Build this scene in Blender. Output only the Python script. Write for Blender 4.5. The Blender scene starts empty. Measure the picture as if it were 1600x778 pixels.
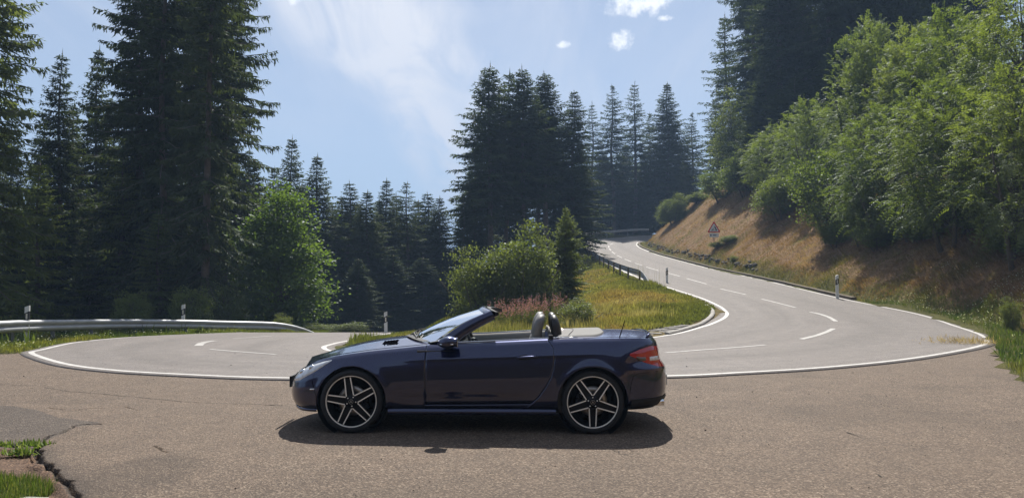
import bpy, math, random
import numpy as np
from mathutils import Vector, Matrix
SC = bpy.context.scene
COL = SC.collection
R = math.radians

# ---------------------------------------------------------------- camera
CAM_H, F_PX, HORIZON = 1.5, 1200.0, 443.0
PITCH = math.atan((HORIZON - 389.0) / F_PX)
cam_data = bpy.data.cameras.new('camera')
cam_data.sensor_width = 36.0
cam_data.lens = 36.0 * F_PX / 1600.0
cam_data.clip_start, cam_data.clip_end = 0.05, 12000.0
cam = bpy.data.objects.new('camera', cam_data)
cam.location = (0, 0, CAM_H)
cam.rotation_euler = (math.pi / 2 + PITCH, 0, 0)
COL.objects.link(cam)
SC.camera = cam

# ---------------------------------------------------------------- light
SUN_EL, SUN_AZ = R(50.5), R(4.0)          # azimuth measured from +Y towards +X
sun_dir = Vector((math.sin(SUN_AZ) * math.cos(SUN_EL), math.cos(SUN_AZ) * math.cos(SUN_EL), math.sin(SUN_EL)))
sun_data = bpy.data.lights.new('sun', 'SUN')
sun_data.energy, sun_data.angle, sun_data.color = 4.6, R(0.53), (1.0, 0.95, 0.87)
sun = bpy.data.objects.new('sun', sun_data)
sun.rotation_euler = sun_dir.to_track_quat('Z', 'Y').to_euler()
COL.objects.link(sun)

world = bpy.data.worlds.new('World')
SC.world = world
world.use_nodes = True
wt = world.node_tree
wt.nodes.clear()
def WN(kind, **kw):
    n = wt.nodes.new(kind)
    for k, v in kw.items():
        setattr(n, k, v)
    return n
def wl(a, b):
    wt.links.new(a, b)
sky = WN('ShaderNodeTexSky', sky_type='NISHITA', sun_disc=False, sun_elevation=SUN_EL, sun_rotation=SUN_AZ,
         altitude=800.0, air_density=1.0, dust_density=0.6, ozone_density=1.2)
tc = WN('ShaderNodeTexCoord')
def wmath(op, a, b=None, clamp=False):
    n = WN('ShaderNodeMath', operation=op, use_clamp=clamp)
    for i, v in enumerate((a, b)):
        if v is None:
            continue
        if isinstance(v, (int, float)):
            n.inputs[i].default_value = v
        else:
            wl(v, n.inputs[i])
    return n.outputs[0]
def wramp(v, a, b, smooth=True):
    n = WN('ShaderNodeMapRange', interpolation_type='SMOOTHSTEP' if smooth else 'LINEAR')
    wl(v, n.inputs[0])
    n.inputs[1].default_value, n.inputs[2].default_value = a, b
    return n.outputs[0]
sep = WN('ShaderNodeSeparateXYZ'); wl(tc.outputs['Generated'], sep.inputs[0])
dx, dy, dz = sep.outputs
# cloud-plane coordinates: where the view direction meets a layer overhead
zz = wmath('MAXIMUM', dz, 0.02)
cz = wmath('ADD', zz, 0.12)
cu, cv = wmath('DIVIDE', dx, cz), wmath('DIVIDE', dy, cz)
comb = WN('ShaderNodeCombineXYZ'); wl(cu, comb.inputs[0]); wl(cv, comb.inputs[1])
def wnoise(vec, scale, detail, rough, loc=(0, 0, 0), rot=0.0, sc=(1, 1, 1), dist=0.0):
    m = WN('ShaderNodeMapping'); wl(vec, m.inputs[0])
    m.inputs['Location'].default_value = loc
    m.inputs['Rotation'].default_value = (0, 0, rot)
    m.inputs['Scale'].default_value = sc
    n = WN('ShaderNodeTexNoise'); wl(m.outputs[0], n.inputs[0])
    n.inputs['Scale'].default_value, n.inputs['Detail'].default_value = scale, detail
    n.inputs['Roughness'].default_value, n.inputs['Distortion'].default_value = rough, dist
    return n.outputs[0]
# cirrus: fibrous streaks, thicker where the broad noise is high
fib = wnoise(comb.outputs[0], 1.6, 5, 0.62, (3.1, 0.4, 0), R(-28), (2.6, 0.55, 1), 0.7)
broad = wnoise(comb.outputs[0], 0.42, 3, 0.5, (5.2, 1.7, 0))
cir = wmath('MULTIPLY', wramp(fib, 0.30, 0.80), wramp(broad, 0.40, 0.70))
# the one big cirrus fan that stands over the road: an ellipse around its own direction
azn = wmath('ARCTAN2', dx, dy)
eln = wmath('ARCSINE', dz)
def blob(az, el, raz, rel, shear=0.0):
    e = wmath('SUBTRACT', eln, el)
    a = wmath('SUBTRACT', wmath('SUBTRACT', azn, az), wmath('MULTIPLY', e, shear))
    q = wmath('ADD', wmath('POWER', wmath('ABSOLUTE', wmath('DIVIDE', a, raz)), 2.0), wmath('POWER', wmath('ABSOLUTE', wmath('DIVIDE', e, rel)), 2.0))
    return q
fan_q = wmath('MINIMUM', blob(R(-9.0), R(17.5), R(7.5), R(6.5), -0.9), blob(R(-5.8), R(11.0), R(3.2), R(8.0), -0.5))
fan = wramp(fan_q, 1.6, -0.2)
fib2 = wnoise(comb.outputs[0], 2.2, 5, 0.6, (1.3, 2.2, 0), R(24), (2.0, 0.6, 1), 0.9)
fan = wmath('MULTIPLY', fan, wramp(fib2, 0.22, 0.75))
cir = wmath('ADD', wmath('ADD', wmath('MULTIPLY', cir, 0.34), 0.26), wmath('MULTIPLY', fan, 0.95), True)
# small fair-weather cumulus
pn = wnoise(tc.outputs['Generated'], 58.0, 6, 0.68)
def puff(az, el, raz, rel, seed):
    q = blob(az, el, raz, rel)
    return wramp(wmath('ADD', q, wmath('MULTIPLY', wmath('SUBTRACT', pn, 0.5), 6.5)), 1.7, -0.6)
def pxdir(px, py):
    u, v = (px - 800) / F_PX, (389 - py) / F_PX
    y = math.cos(PITCH) - v * math.sin(PITCH); z = math.sin(PITCH) + v * math.cos(PITCH)
    return math.atan2(u, y), math.asin(z / math.sqrt(u * u + y * y + z * z))
puffs = None
for (px, py, a, b, sd) in ((1000, 4, 44, 18, 2.3), (971, 64, 16, 13, 5.1), (881, 71, 9, 5, 7.7), (1042, 29, 12, 5, 1.2), (462, 2, 12, 6, 4.4),
                           (1500, -260, 60, 30, 8.2), (120, -330, 70, 30, 3.9)):
    az, el = pxdir(px, py)
    p = puff(az, el, a / F_PX, b / F_PX, sd)
    puffs = p if puffs is None else wmath('MAXIMUM', puffs, p)
mix1 = WN('ShaderNodeMixRGB'); wl(cir, mix1.inputs[0]); wl(sky.outputs[0], mix1.inputs[1])
mix1.inputs[2].default_value = (9.0, 9.1, 9.6, 1)
mix2 = WN('ShaderNodeMixRGB'); wl(puffs, mix2.inputs[0]); wl(mix1.outputs[0], mix2.inputs[1])
mix2.inputs[2].default_value = (12.5, 12.5, 12.5, 1)
world.cycles.sampling_method = 'MANUAL'; world.cycles.sample_map_resolution = 256
bg = WN('ShaderNodeBackground'); wl(mix2.outputs[0], bg.inputs[0])
bg.inputs[1].default_value = 0.058
wout = WN('ShaderNodeOutputWorld'); wl(bg.outputs[0], wout.inputs[0])

vs = SC.view_settings
vs.view_transform, vs.look, vs.gamma, vs.use_curve_mapping = 'Standard', 'None', 1.0, False
vs.exposure = 0.90
cy = SC.cycles
cy.max_bounces, cy.diffuse_bounces, cy.glossy_bounces, cy.transmission_bounces, cy.transparent_max_bounces = 5, 3, 2, 4, 6
cy.caustics_reflective = cy.caustics_refractive = False
cy.sample_clamp_indirect = 6.0
cy.volume_bounces = 0
cy.use_denoising = True

# ---------------------------------------------------------------- helpers
def tag(o, label=None, cat=None, group=None, kind=None):
    for k, v in (('label', label), ('category', cat), ('group', group), ('kind', kind)):
        if v:
            o[k] = v
    return o
def empty(name, loc=(0, 0, 0), rz=0.0, parent=None):
    o = bpy.data.objects.new(name, None)
    o.location = loc; o.rotation_euler = (0, 0, rz); o.empty_display_size = 0.2
    COL.objects.link(o); o.parent = parent
    return o
def link(name, me, mats, parent=None, smooth=False):
    if mats is not None and not len(me.materials):
        for m in (mats if isinstance(mats, (list, tuple)) else [mats]):
            me.materials.append(m)
    if smooth:
        me.polygons.foreach_set('use_smooth', np.ones(len(me.polygons), dtype=bool))
    o = bpy.data.objects.new(name, me)
    COL.objects.link(o); o.parent = parent
    return o
def np_mesh(name, V, F, col=None, colname='tint'):
    """V (n,3), F (m,k) with constant k"""
    me = bpy.data.meshes.new(name)
    V = np.ascontiguousarray(V, dtype=np.float32); F = np.ascontiguousarray(F, dtype=np.int32)
    m, k = F.shape
    me.vertices.add(len(V)); me.vertices.foreach_set('co', V.ravel())
    me.loops.add(m * k); me.loops.foreach_set('vertex_index', F.ravel())
    me.polygons.add(m); me.polygons.foreach_set('loop_start', np.arange(0, m * k, k, dtype=np.int32))
    if col is not None:
        a = me.attributes.new(colname, 'FLOAT_COLOR', 'POINT')
        c = np.ones((len(V), 4), dtype=np.float32); c[:, :3] = col
        a.data.foreach_set('color', c.ravel())
    me.update(calc_edges=True)
    return me
class MB:
    def __init__(s):
        s.v, s.f, s.mi = [], [], []
    def add(s, vs_, fs, mi=0):
        b = len(s.v); s.v += [tuple(v) for v in vs_]
        s.f += [tuple(i + b for i in f) for f in fs]; s.mi += [mi] * len(fs)
        return s
    def box(s, c, h, M=None, mi=0):
        vs_ = [Vector((c[0] + x * h[0], c[1] + y * h[1], c[2] + z * h[2])) for x in (-1, 1) for y in (-1, 1) for z in (-1, 1)]
        if M is not None:
            vs_ = [M @ v for v in vs_]
        return s.add(vs_, [(0, 1, 3, 2), (4, 6, 7, 5), (0, 4, 5, 1), (2, 3, 7, 6), (0, 2, 6, 4), (1, 5, 7, 3)], mi)
    def tube(s, pts, rad, n=8, cap=True, mi=0, flat=None):
        pts = [Vector(p) for p in pts]
        if isinstance(rad, (int, float)):
            rad = [rad] * len(pts)
        rings, fs = [], []
        up = None
        for i, p in enumerate(pts):
            t = (pts[min(i + 1, len(pts) - 1)] - pts[max(i - 1, 0)]).normalized()
            if up is None:
                up = Vector((0, 0, 1)) if abs(t.z) < 0.9 else Vector((1, 0, 0))
            a = t.cross(up).normalized(); b = a.cross(t).normalized(); up = b
            for k in range(n):
                th = 2 * math.pi * k / n
                q = a * math.cos(th) * rad[i] + b * math.sin(th) * rad[i] * (flat or 1.0)
                rings.append(p + q)
        for i in range(len(pts) - 1):
            for k in range(n):
                k2 = (k + 1) % n
                fs.append((i * n + k, i * n + k2, (i + 1) * n + k2, (i + 1) * n + k))
        if cap:
            fs.append(tuple(range(n - 1, -1, -1))); fs.append(tuple((len(pts) - 1) * n + k for k in range(n)))
        return s.add(rings, fs, mi)
    def lathe(s, prof, n=48, axis='Y', c=(0, 0, 0), mi=0, closed=False):
        """prof: (radius, along) pairs revolved round the axis through c"""
        vs_, fs = [], []
        m = len(prof)
        for i in range(n):
            th = 2 * math.pi * i / n
            for (r, h) in prof:
                if axis == 'Y':
                    vs_.append((c[0] + r * math.cos(th), c[1] + h, c[2] + r * math.sin(th)))
                else:
                    vs_.append((c[0] + r * math.cos(th), c[1] + r * math.sin(th), c[2] + h))
        for i in range(n):
            j = (i + 1) % n
            for k in range(m if closed else m - 1):
                k2 = (k + 1) % m
                fs.append((i * m + k, j * m + k, j * m + k2, i * m + k2))
        return s.add(vs_, fs, mi)
    def grid(s, P, mi=0, flip=False):
        """P[i][j] -> points"""
        ni, nj = len(P), len(P[0])
        vs_ = [q for row in P for q in row]
        fs = []
        for i in range(ni - 1):
            for j in range(nj - 1):
                f = (i * nj + j, (i + 1) * nj + j, (i + 1) * nj + j + 1, i * nj + j + 1)
                fs.append(f[::-1] if flip else f)
        return s.add(vs_, fs, mi)
    def mesh(s, name, smooth=False):
        me = bpy.data.meshes.new(name)
        me.from_pydata(s.v, [], s.f)
        if any(s.mi):
            me.polygons.foreach_set('material_index', s.mi)
        if smooth:
            me.polygons.foreach_set('use_smooth', [True] * len(me.polygons))
        me.update()
        return me
    def build(s, name, mats, parent=None, smooth=False):
        return link(name, s.mesh(name, smooth), mats, parent)
def cr(pts, n):
    """Catmull-Rom resample, n points, even in parameter; any dimension"""
    P = np.asarray(pts, dtype=float)
    P = np.vstack([2 * P[0] - P[1], P, 2 * P[-1] - P[-2]])
    m = len(pts) - 1
    out = []
    for t in np.linspace(0, m, n):
        i = min(int(t), m - 1); u = t - i
        a, b, c, d = P[i], P[i + 1], P[i + 2], P[i + 3]
        out.append(0.5 * ((2 * b) + (c - a) * u + (2 * a - 5 * b + 4 * c - d) * u * u + (3 * b - a - 3 * c + d) * u ** 3))
    return np.array(out)
def even(pts, step):
    P = cr(pts, len(pts) * 24)
    L = np.concatenate([[0], np.cumsum(np.linalg.norm(np.diff(P, axis=0), axis=1))])
    n = max(2, int(L[-1] / step) + 1)
    s_ = np.linspace(0, L[-1], n)
    return np.stack([np.interp(s_, L, P[:, k]) for k in range(P.shape[1])], axis=1)
def sstep(a, b, x):
    t = np.clip((x - a) / (b - a), 0, 1)
    return t * t * (3 - 2 * t)
_rng = np.random.default_rng(11)
_lat = _rng.random((64, 64))
def vnoise(x, y, sc=1.0, seed=0):
    x = np.asarray(x) * sc + seed * 17.3; y = np.asarray(y) * sc + seed * 9.1
    i, j = np.floor(x).astype(int), np.floor(y).astype(int)
    fx, fy = x - i, y - j
    fx = fx * fx * (3 - 2 * fx); fy = fy * fy * (3 - 2 * fy)
    g = lambda a, b: _lat[a % 64, b % 64]
    return (g(i, j) * (1 - fx) + g(i + 1, j) * fx) * (1 - fy) + (g(i, j + 1) * (1 - fx) + g(i + 1, j + 1) * fx) * fy
def fnoise(x, y, sc=1.0, seed=0, oct_=4):
    v, a, t = 0, 1.0, 0
    for o in range(oct_):
        v = v + a * vnoise(x, y, sc * 2 ** o, seed + o); t += a; a *= 0.5
    return v / t

# ---------------------------------------------------------------- materials
def mat(name):
    m = bpy.data.materials.new(name); m.use_nodes = True
    nt = m.node_tree; nt.nodes.clear()
    out = nt.nodes.new('ShaderNodeOutputMaterial')
    return m, nt, out
def nd(nt, kind, ins=None, **kw):
    n = nt.nodes.new(kind)
    for k, v in kw.items():
        setattr(n, k, v)
    for k, v in (ins or {}).items():
        if isinstance(v, bpy.types.NodeSocket):
            nt.links.new(v, n.inputs[k])
        else:
            n.inputs[k].default_value = v
    return n
def noise(nt, scale, detail=4, rough=0.55, vec=None, dist=0.0):
    if vec is None:
        vec = nd(nt, 'ShaderNodeTexCoord').outputs['Object']
    return nd(nt, 'ShaderNodeTexNoise', {'Vector': vec, 'Scale': scale, 'Detail': detail, 'Roughness': rough, 'Distortion': dist}).outputs[0]
def ramp(nt, fac, stops):
    n = nd(nt, 'ShaderNodeValToRGB', {0: fac})
    e = n.color_ramp.elements
    while len(e) < len(stops):
        e.new(0.5)
    for el, (p, c) in zip(e, stops):
        el.position = p; el.color = (*c, 1) if len(c) == 3 else c
    return n.outputs[0]
def mixc(nt, fac, a, b, mode='MIX'):
    return nd(nt, 'ShaderNodeMixRGB', {0: fac, 1: a, 2: b}, blend_type=mode).outputs[0]
def c4(c):
    return (*c, 1)
def bsdf(nt, out, ins):
    p = nd(nt, 'ShaderNodeBsdfPrincipled', ins)
    nt.links.new(p.outputs[0], out.inputs[0])
    return p
def bump(nt, h, strength=0.3, dist=0.02):
    return nd(nt, 'ShaderNodeBump', {'Height': h, 'Strength': strength, 'Distance': dist}).outputs[0]
def simple(name, col, rough=0.6, metal=0.0, var=0.12, scale=6.0, bumpy=0.0, bscale=40.0, **extra):
    m, nt, out = mat(name)
    n = noise(nt, scale)
    base = ramp(nt, n, [(0.25, tuple(c * (1 - var) for c in col)), (0.75, tuple(min(1, c * (1 + var)) for c in col))])
    ins = {'Base Color': base, 'Roughness': rough, 'Metallic': metal}
    if bumpy:
        ins['Normal'] = bump(nt, noise(nt, bscale, 5), bumpy, 0.01)
    ins.update(extra)
    bsdf(nt, out, ins)
    return m
def leaf_mat(name, c_dark, c_light, trans=0.45, scale=0.6, tcol=None, gloss=0.12, attr=False):
    m, nt, out = mat(name)
    if attr:
        base = nd(nt, 'ShaderNodeAttribute', attribute_name='tint').outputs['Color']
        tc_ = mixc(nt, 1.0, base, (1.1, 1.15, 0.6, 1), 'MULTIPLY')
    else:
        vec = nd(nt, 'ShaderNodeTexCoord').outputs['Object']
        n1 = noise(nt, scale, 3, 0.6, vec); n2 = noise(nt, scale * 11, 2, 0.5, vec)
        rnd = nd(nt, 'ShaderNodeObjectInfo').outputs['Random']
        f = nd(nt, 'ShaderNodeMath', {0: n1, 1: n2}, operation='ADD').outputs[0]
        f = nd(nt, 'ShaderNodeMath', {0: f, 1: nd(nt, 'ShaderNodeMath', {0: rnd, 1: 0.35}, operation='MULTIPLY').outputs[0]}, operation='ADD').outputs[0]
        base = ramp(nt, nd(nt, 'ShaderNodeMapRange', {0: f, 1: 0.75, 2: 1.55}).outputs[0], [(0.0, c_dark), (1.0, c_light)])
        tc_ = mixc(nt, 1.0, base, c4(tcol or (1.35, 1.4, 0.55)), 'MULTIPLY')
    d = nd(nt, 'ShaderNodeBsdfDiffuse', {0: base}); t = nd(nt, 'ShaderNodeBsdfTranslucent', {0: tc_})
    mx = nd(nt, 'ShaderNodeMixShader', {0: trans, 1: d.outputs[0], 2: t.outputs[0]})
    g = nd(nt, 'ShaderNodeBsdfGlossy', {0: (0.75, 0.8, 0.85, 1), 'Roughness': 0.5})
    mx2 = nd(nt, 'ShaderNodeMixShader', {0: gloss * 0.22, 1: mx.outputs[0], 2: g.outputs[0]})
    nt.links.new(mx2.outputs[0], out.inputs[0])
    return m
# ================================================================ lie of the land
_zr = np.array([(-50, 0), (19, 0), (24, .2), (32, .85), (55, 2.6), (74, 4.3), (85, 5.4), (95, 6.6), (100, 7.15), (104, 7.7), (107, 8.2), (115, 8.8), (160, 11), (400, 12)], float)
_zl = np.array([(-50, 0), (16, 0), (20, -.05), (24, -.16), (28, -.28), (34, -.68), (40, -1.2), (60, -3.2), (100, -7), (160, -12), (400, -16)], float)
def zroad(x, y):
    x = np.asarray(x, float); y = np.asarray(y, float)
    a, b = np.interp(y, _zl[:, 0], _zl[:, 1]), np.interp(y, _zr[:, 0], _zr[:, 1])
    return a + (b - a) * sstep(-3.5, 7.0, x)
def ray(px, py):
    u, v = (px - 800) / F_PX, (389 - py) / F_PX
    return np.array([u, math.cos(PITCH) - v * math.sin(PITCH), math.sin(PITCH) + v * math.cos(PITCH)])
def at_depth(px, py, d):
    r = ray(px, py); r = r * d / r[1]
    return np.array([r[0], d, CAM_H + r[2]])
def gp(px, py):
    """where the line of sight first meets the road surface"""
    r = ray(px, py)
    t = np.linspace(2, 130, 6000)
    z = CAM_H + r[2] * t - zroad(r[0] * t, r[1] * t)
    i = int(np.argmax(z < 0)) if (z < 0).any() else int(np.argmin(np.abs(z)))
    return (r[0] * t[i], r[1] * t[i])
# road edges, station by station: (outer edge, inner edge)
ST = [((-6.4, 62), (0.2, 62)), ((-6.5, 50), (-0.1, 48)), ((-6.9, 38), (-0.6, 38)), ((-7.6, 33), (-1.8, 33)), ((-8.7, 29.7), (-3.4, 29.5)), ((-10.4, 26.9), (-4.4, 26)),
      ((-11.6, 23.7), (-4.45, 23.6)), ((-11.5, 20.6), (-4.5, 21.4)), ((-10.75, 17.7), (-4.55, 19.6)), (gp(50, 553), gp(506, 543)), (gp(100, 569), (-4.1, 17.35)),
      (gp(180, 579.5), (-3.6, 17.0)), (gp(300, 586.5), (-2.9, 16.95)), (gp(420, 591), (-2.2, 17.05)), (gp(600, 592.5), (-1.2, 17.6)), (gp(800, 592.5), (0.4, 18.6)), (gp(1040, 588.5), gp(960, 537)),
      (gp(1150, 583.5), gp(1020, 528)), (gp(1280, 575.5), gp(1062, 521)), (gp(1400, 564), gp(1102, 510)), (gp(1480, 552), gp(1127, 500)), (gp(1530, 541.5), gp(1136, 492)),
      (gp(1541, 533), gp(1133, 486)), (gp(1520, 519), gp(1122, 478)), (gp(1440, 493), gp(1092, 465)), (gp(1310, 466), gp(1045, 450)), (gp(1200, 440), gp(1000, 435)), (gp(1100, 418), gp(960, 417)),
      (gp(1033, 400), gp(927, 399)), ((14.2, 84), (8.1, 87)), ((14.7, 90.5), (8.9, 94)), ((16.0, 95.5), (10.9, 99.5)), ((19.0, 98.6), (15, 104)), ((25, 101), (22, 107.5)), ((40, 103), (40, 110))]
NST = 420
OUT = cr([s[0] for s in ST], NST); INN = cr([s[1] for s in ST], NST)
TIP_L, TIP_R = 9, 22
def st_i(k):
    return int(round(k * (NST - 1) / (len(ST) - 1)))
LEFT_EDGE = np.vstack([[(-40, 9), (-22, 12.5), (-13, 15.3)], OUT[:st_i(TIP_L) + 1][::-1]])
RIGHT_EDGE = np.vstack([[(7.2, -12), (5.6, -4), (5.2, 2), (5.6, 6.5), (7.2, 10.8), (8.6, 13.6), (10.6, 17.0), (11.9, 19.0)], OUT[st_i(TIP_R):]])
def nearest(poly, x, y):
    """distance to a polyline, signed (+ on its right when walked in order), and the nearest point"""
    x = np.asarray(x, float).ravel(); y = np.asarray(y, float).ravel()
    best = np.full(x.shape, 1e9); sg = np.ones(x.shape); nx = np.zeros(x.shape); ny = np.zeros(x.shape)
    for (ax, ay), (bx, by) in zip(poly[:-1], poly[1:]):
        ex, ey = bx - ax, by - ay; L2 = ex * ex + ey * ey + 1e-12
        t = np.clip(((x - ax) * ex + (y - ay) * ey) / L2, 0, 1)
        qx, qy = ax + t * ex, ay + t * ey
        d = np.hypot(x - qx, y - qy)
        m = d < best
        best = np.where(m, d, best); nx = np.where(m, qx, nx); ny = np.where(m, qy, ny)
        sg = np.where(m, np.sign((x - ax) * -ey + (y - ay) * ex) * -1, sg)
    return best * sg, nx, ny
def inside(poly, x, y):
    x = np.asarray(x, float).ravel(); y = np.asarray(y, float).ravel()
    c = np.zeros(x.shape, bool)
    n = len(poly)
    for i in range(n):
        (x1, y1), (x2, y2) = poly[i], poly[(i + 1) % n]
        m = ((y1 > y) != (y2 > y)) & (x < (x2 - x1) * (y - y1) / (y2 - y1 + 1e-12) + x1)
        c ^= m
    return c
ROAD_POLY = np.vstack([OUT[::2], INN[::-2]])
LAYBY_POLY = np.vstack([[(-40, -14), (-40, 9), (-22, 12.5), (-13, 15.3)], OUT[st_i(TIP_L):st_i(TIP_R) + 1:2], RIGHT_EDGE[:8][::-1]])
RE_C = RIGHT_EDGE[np.r_[0:8, 8:len(RIGHT_EDGE):6]]
RE_C = np.vstack([RE_C[(RE_C[:, 0] < 22)], [(25, 102), (31, 112), (36, 150), (40, 260)]])
LE_C = LEFT_EDGE[np.r_[0:3, 3:len(LEFT_EDGE):5]]
def height(x, y, detail=True):
    shp = np.shape(x)
    x = np.asarray(x, float).ravel(); y = np.asarray(y, float).ravel()
    z = zroad(x, y)
    # bank on the right
    s, nx, ny = nearest(RE_C, x, y)
    slope = 0.70 + 0.13 * sstep(38, 72, ny)
    top = 11.0
    s1 = np.maximum(s - 1.1, 0)
    b = np.where(s1 < top, slope * s1, slope * top + 0.30 * np.minimum(s1 - top, 70))
    b = b - 0.20 * np.exp(-((s - 0.9) / 0.5) ** 2) * (ny > 30)
    zb = zroad(nx, ny) + 0.05 + b
    mr = (s > 0) & (y > -14)
    z = np.where(mr, zb, z)
    # fall on the left
    s2, mx_, my_ = nearest(LE_C, x, y)
    s2 = -s2
    d1 = np.maximum(s2 - 2.0, 0)
    zf = zroad(mx_, my_) - 0.03 - np.where(d1 < 8, 0.42 * d1, 0.42 * 8 + 0.07 * np.minimum(d1 - 8, 90))
    ml = (s2 > 0) & (x < -2) & ~mr
    z = np.where(ml, np.minimum(zf, zroad(mx_, my_) + 0.2), z)
    # heap of earth and lie of the island
    z = z + 0.55 * np.exp(-(((x + 2.35) / 0.75) ** 2 + ((y - 29.3) / 0.8) ** 2))
    # unseen rise behind the camera, added so the car reflects something dark
    z = np.where(y < -3, z + 0.55 * np.minimum(-3 - y, 40), z)
    # far country
    r = np.hypot(x, y)
    k = sstep(160, 420, r)
    th = np.arctan2(x, y)
    ridge = 150 * sstep(700, 2400, r) * (0.62 + 0.5 * vnoise(th * 3.0 + 9, r * 0, 2.0, 3) + 0.16 * vnoise(th * 3.0, r * 0.002, 9.0, 5))
    z = z * (1 - k) + (-26 + ridge) * k
    if detail:
        rough_ = np.where(mr & (s > 1.0), 1.0, np.where(ml, 0.8, 0.25)) * (1 - k)
        z = z + rough_ * (0.40 * (fnoise(x, y, 0.45, 1) - 0.5) + 0.42 * (fnoise(x, y, 1.3, 2) - 0.5))
    return z.reshape(shp)
# ---- materials of the ground
def ground_mat():
    m, nt, out = mat('ground')
    vec = nd(nt, 'ShaderNodeTexCoord').outputs['Object']
    at = nd(nt, 'ShaderNodeAttribute', attribute_name='cover').outputs['Color']
    sp = nd(nt, 'ShaderNodeSeparateColor', {0: at})
    n1 = noise(nt, 0.35, 6, 0.6, vec); n2 = noise(nt, 5.0, 6, 0.7, vec); n3 = noise(nt, 1.3, 4, 0.6, vec)
    floor_ = ramp(nt, n2, [(0.3, (0.018, 0.016, 0.009)), (0.7, (0.055, 0.045, 0.022))])
    green = ramp(nt, n2, [(0.3, (0.05, 0.055, 0.016)), (0.7, (0.11, 0.10, 0.03))])
    dry = ramp(nt, n2, [(0.28, (0.12, 0.068, 0.036)), (0.5, (0.235, 0.145, 0.080)), (0.75, (0.34, 0.23, 0.13))])
    dry = mixc(nt, ramp(nt, n3, [(0.5, (0, 0, 0)), (0.66, (0.65, 0.65, 0.65))]), dry, (0.15, 0.13, 0.04, 1))
    c = mixc(nt, sp.outputs[1], floor_, green); c = mixc(nt, sp.outputs[0], c, dry)
    soil = ramp(nt, n2, [(0.3, (0.20, 0.11, 0.055)), (0.7, (0.36, 0.21, 0.11))])
    c = mixc(nt, sp.outputs[2], c, soil)
    bsdf(nt, out, {'Base Color': c, 'Roughness': 0.95, 'Specular IOR Level': 0.1, 'Normal': bump(nt, n2, 0.8, 0.12)})
    return m
def asphalt(name, dark, light, tint, chip, chips=70.0, patches=0.25, rough=0.85, bstr=0.5, seam=True):
    m, nt, out = mat(name)
    vec = nd(nt, 'ShaderNodeTexCoord').outputs['Object']
    v = nd(nt, 'ShaderNodeTexVoronoi', {'Vector': vec, 'Scale': chips})
    sp = nd(nt, 'ShaderNodeSeparateColor', {0: v.outputs['Color']})
    c = ramp(nt, sp.outputs[0], [(0.0, tuple(k * 0.55 for k in dark)), (0.35, dark), (0.8, light), (1.0, chip)])
    big = noise(nt, 0.35, 5, 0.6, vec); mid = noise(nt, 2.6, 5, 0.6, vec); fine = noise(nt, 24, 4, 0.7, vec)
    c = mixc(nt, nd(nt, 'ShaderNodeMapRange', {0: big, 1: 0.35, 2: 0.7, 3: 0.0, 4: patches}).outputs[0], c, c4(tint))
    c = mixc(nt, 1.0, c, ramp(nt, mid, [(0.3, (0.86, 0.86, 0.86)), (0.72, (1.12, 1.11, 1.09))]), 'MULTIPLY')
    c = mixc(nt, 1.0, c, ramp(nt, fine, [(0.3, (0.84, 0.84, 0.84)), (0.7, (1.14, 1.13, 1.12))]), 'MULTIPLY')
    h = nd(nt, 'ShaderNodeMath', {0: v.outputs['Distance'], 1: fine}, operation='ADD').outputs[0]
    at = nd(nt, 'ShaderNodeAttribute', attribute_name='wear').outputs['Color']
    c = mixc(nt, 1.0, c, at, 'MULTIPLY')
    bsdf(nt, out, {'Base Color': c, 'Roughness': rough, 'Specular IOR Level': 0.35, 'Normal': bump(nt, h, bstr, 0.01)})
    return m
M_GROUND = ground_mat()
M_ROAD = asphalt('road_asphalt', (0.138, 0.122, 0.113), (0.182, 0.162, 0.150), (0.160, 0.140, 0.128), (0.24, 0.22, 0.205), 120.0, 0.4, 0.8, 0.2)
M_LAYBY = asphalt('layby_asphalt', (0.094, 0.066, 0.046), (0.160, 0.115, 0.083), (0.120, 0.087, 0.062), (0.31, 0.245, 0.18), 82.0, 0.45, 0.85, 0.7)
def paint_mat(name='road_paint', k=1.0, worn=0.0):
    m, nt, out = mat(name)
    vec = nd(nt, 'ShaderNodeTexCoord').outputs['Object']
    n = noise(nt, 5.0, 6, 0.7, vec); f = noise(nt, 70, 3, 0.6, vec)
    w = nd(nt, 'ShaderNodeMath', {0: n, 1: nd(nt, 'ShaderNodeMath', {0: f, 1: 0.5}, operation='MULTIPLY').outputs[0]}, operation='ADD').outputs[0]
    c = ramp(nt, w, [(0.50 + worn, (0.22, 0.205, 0.195)), (0.66 + worn, (0.42 * k, 0.40 * k, 0.375 * k)), (0.92, (0.56 * k, 0.54 * k, 0.51 * k))])
    bsdf(nt, out, {'Base Color': c, 'Roughness': 0.6, 'Normal': bump(nt, f, 0.2, 0.005)})
    return m
M_PAINT = paint_mat()
M_PAINT_OLD = paint_mat('worn_dash_paint', 0.80, 0.06)

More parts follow.
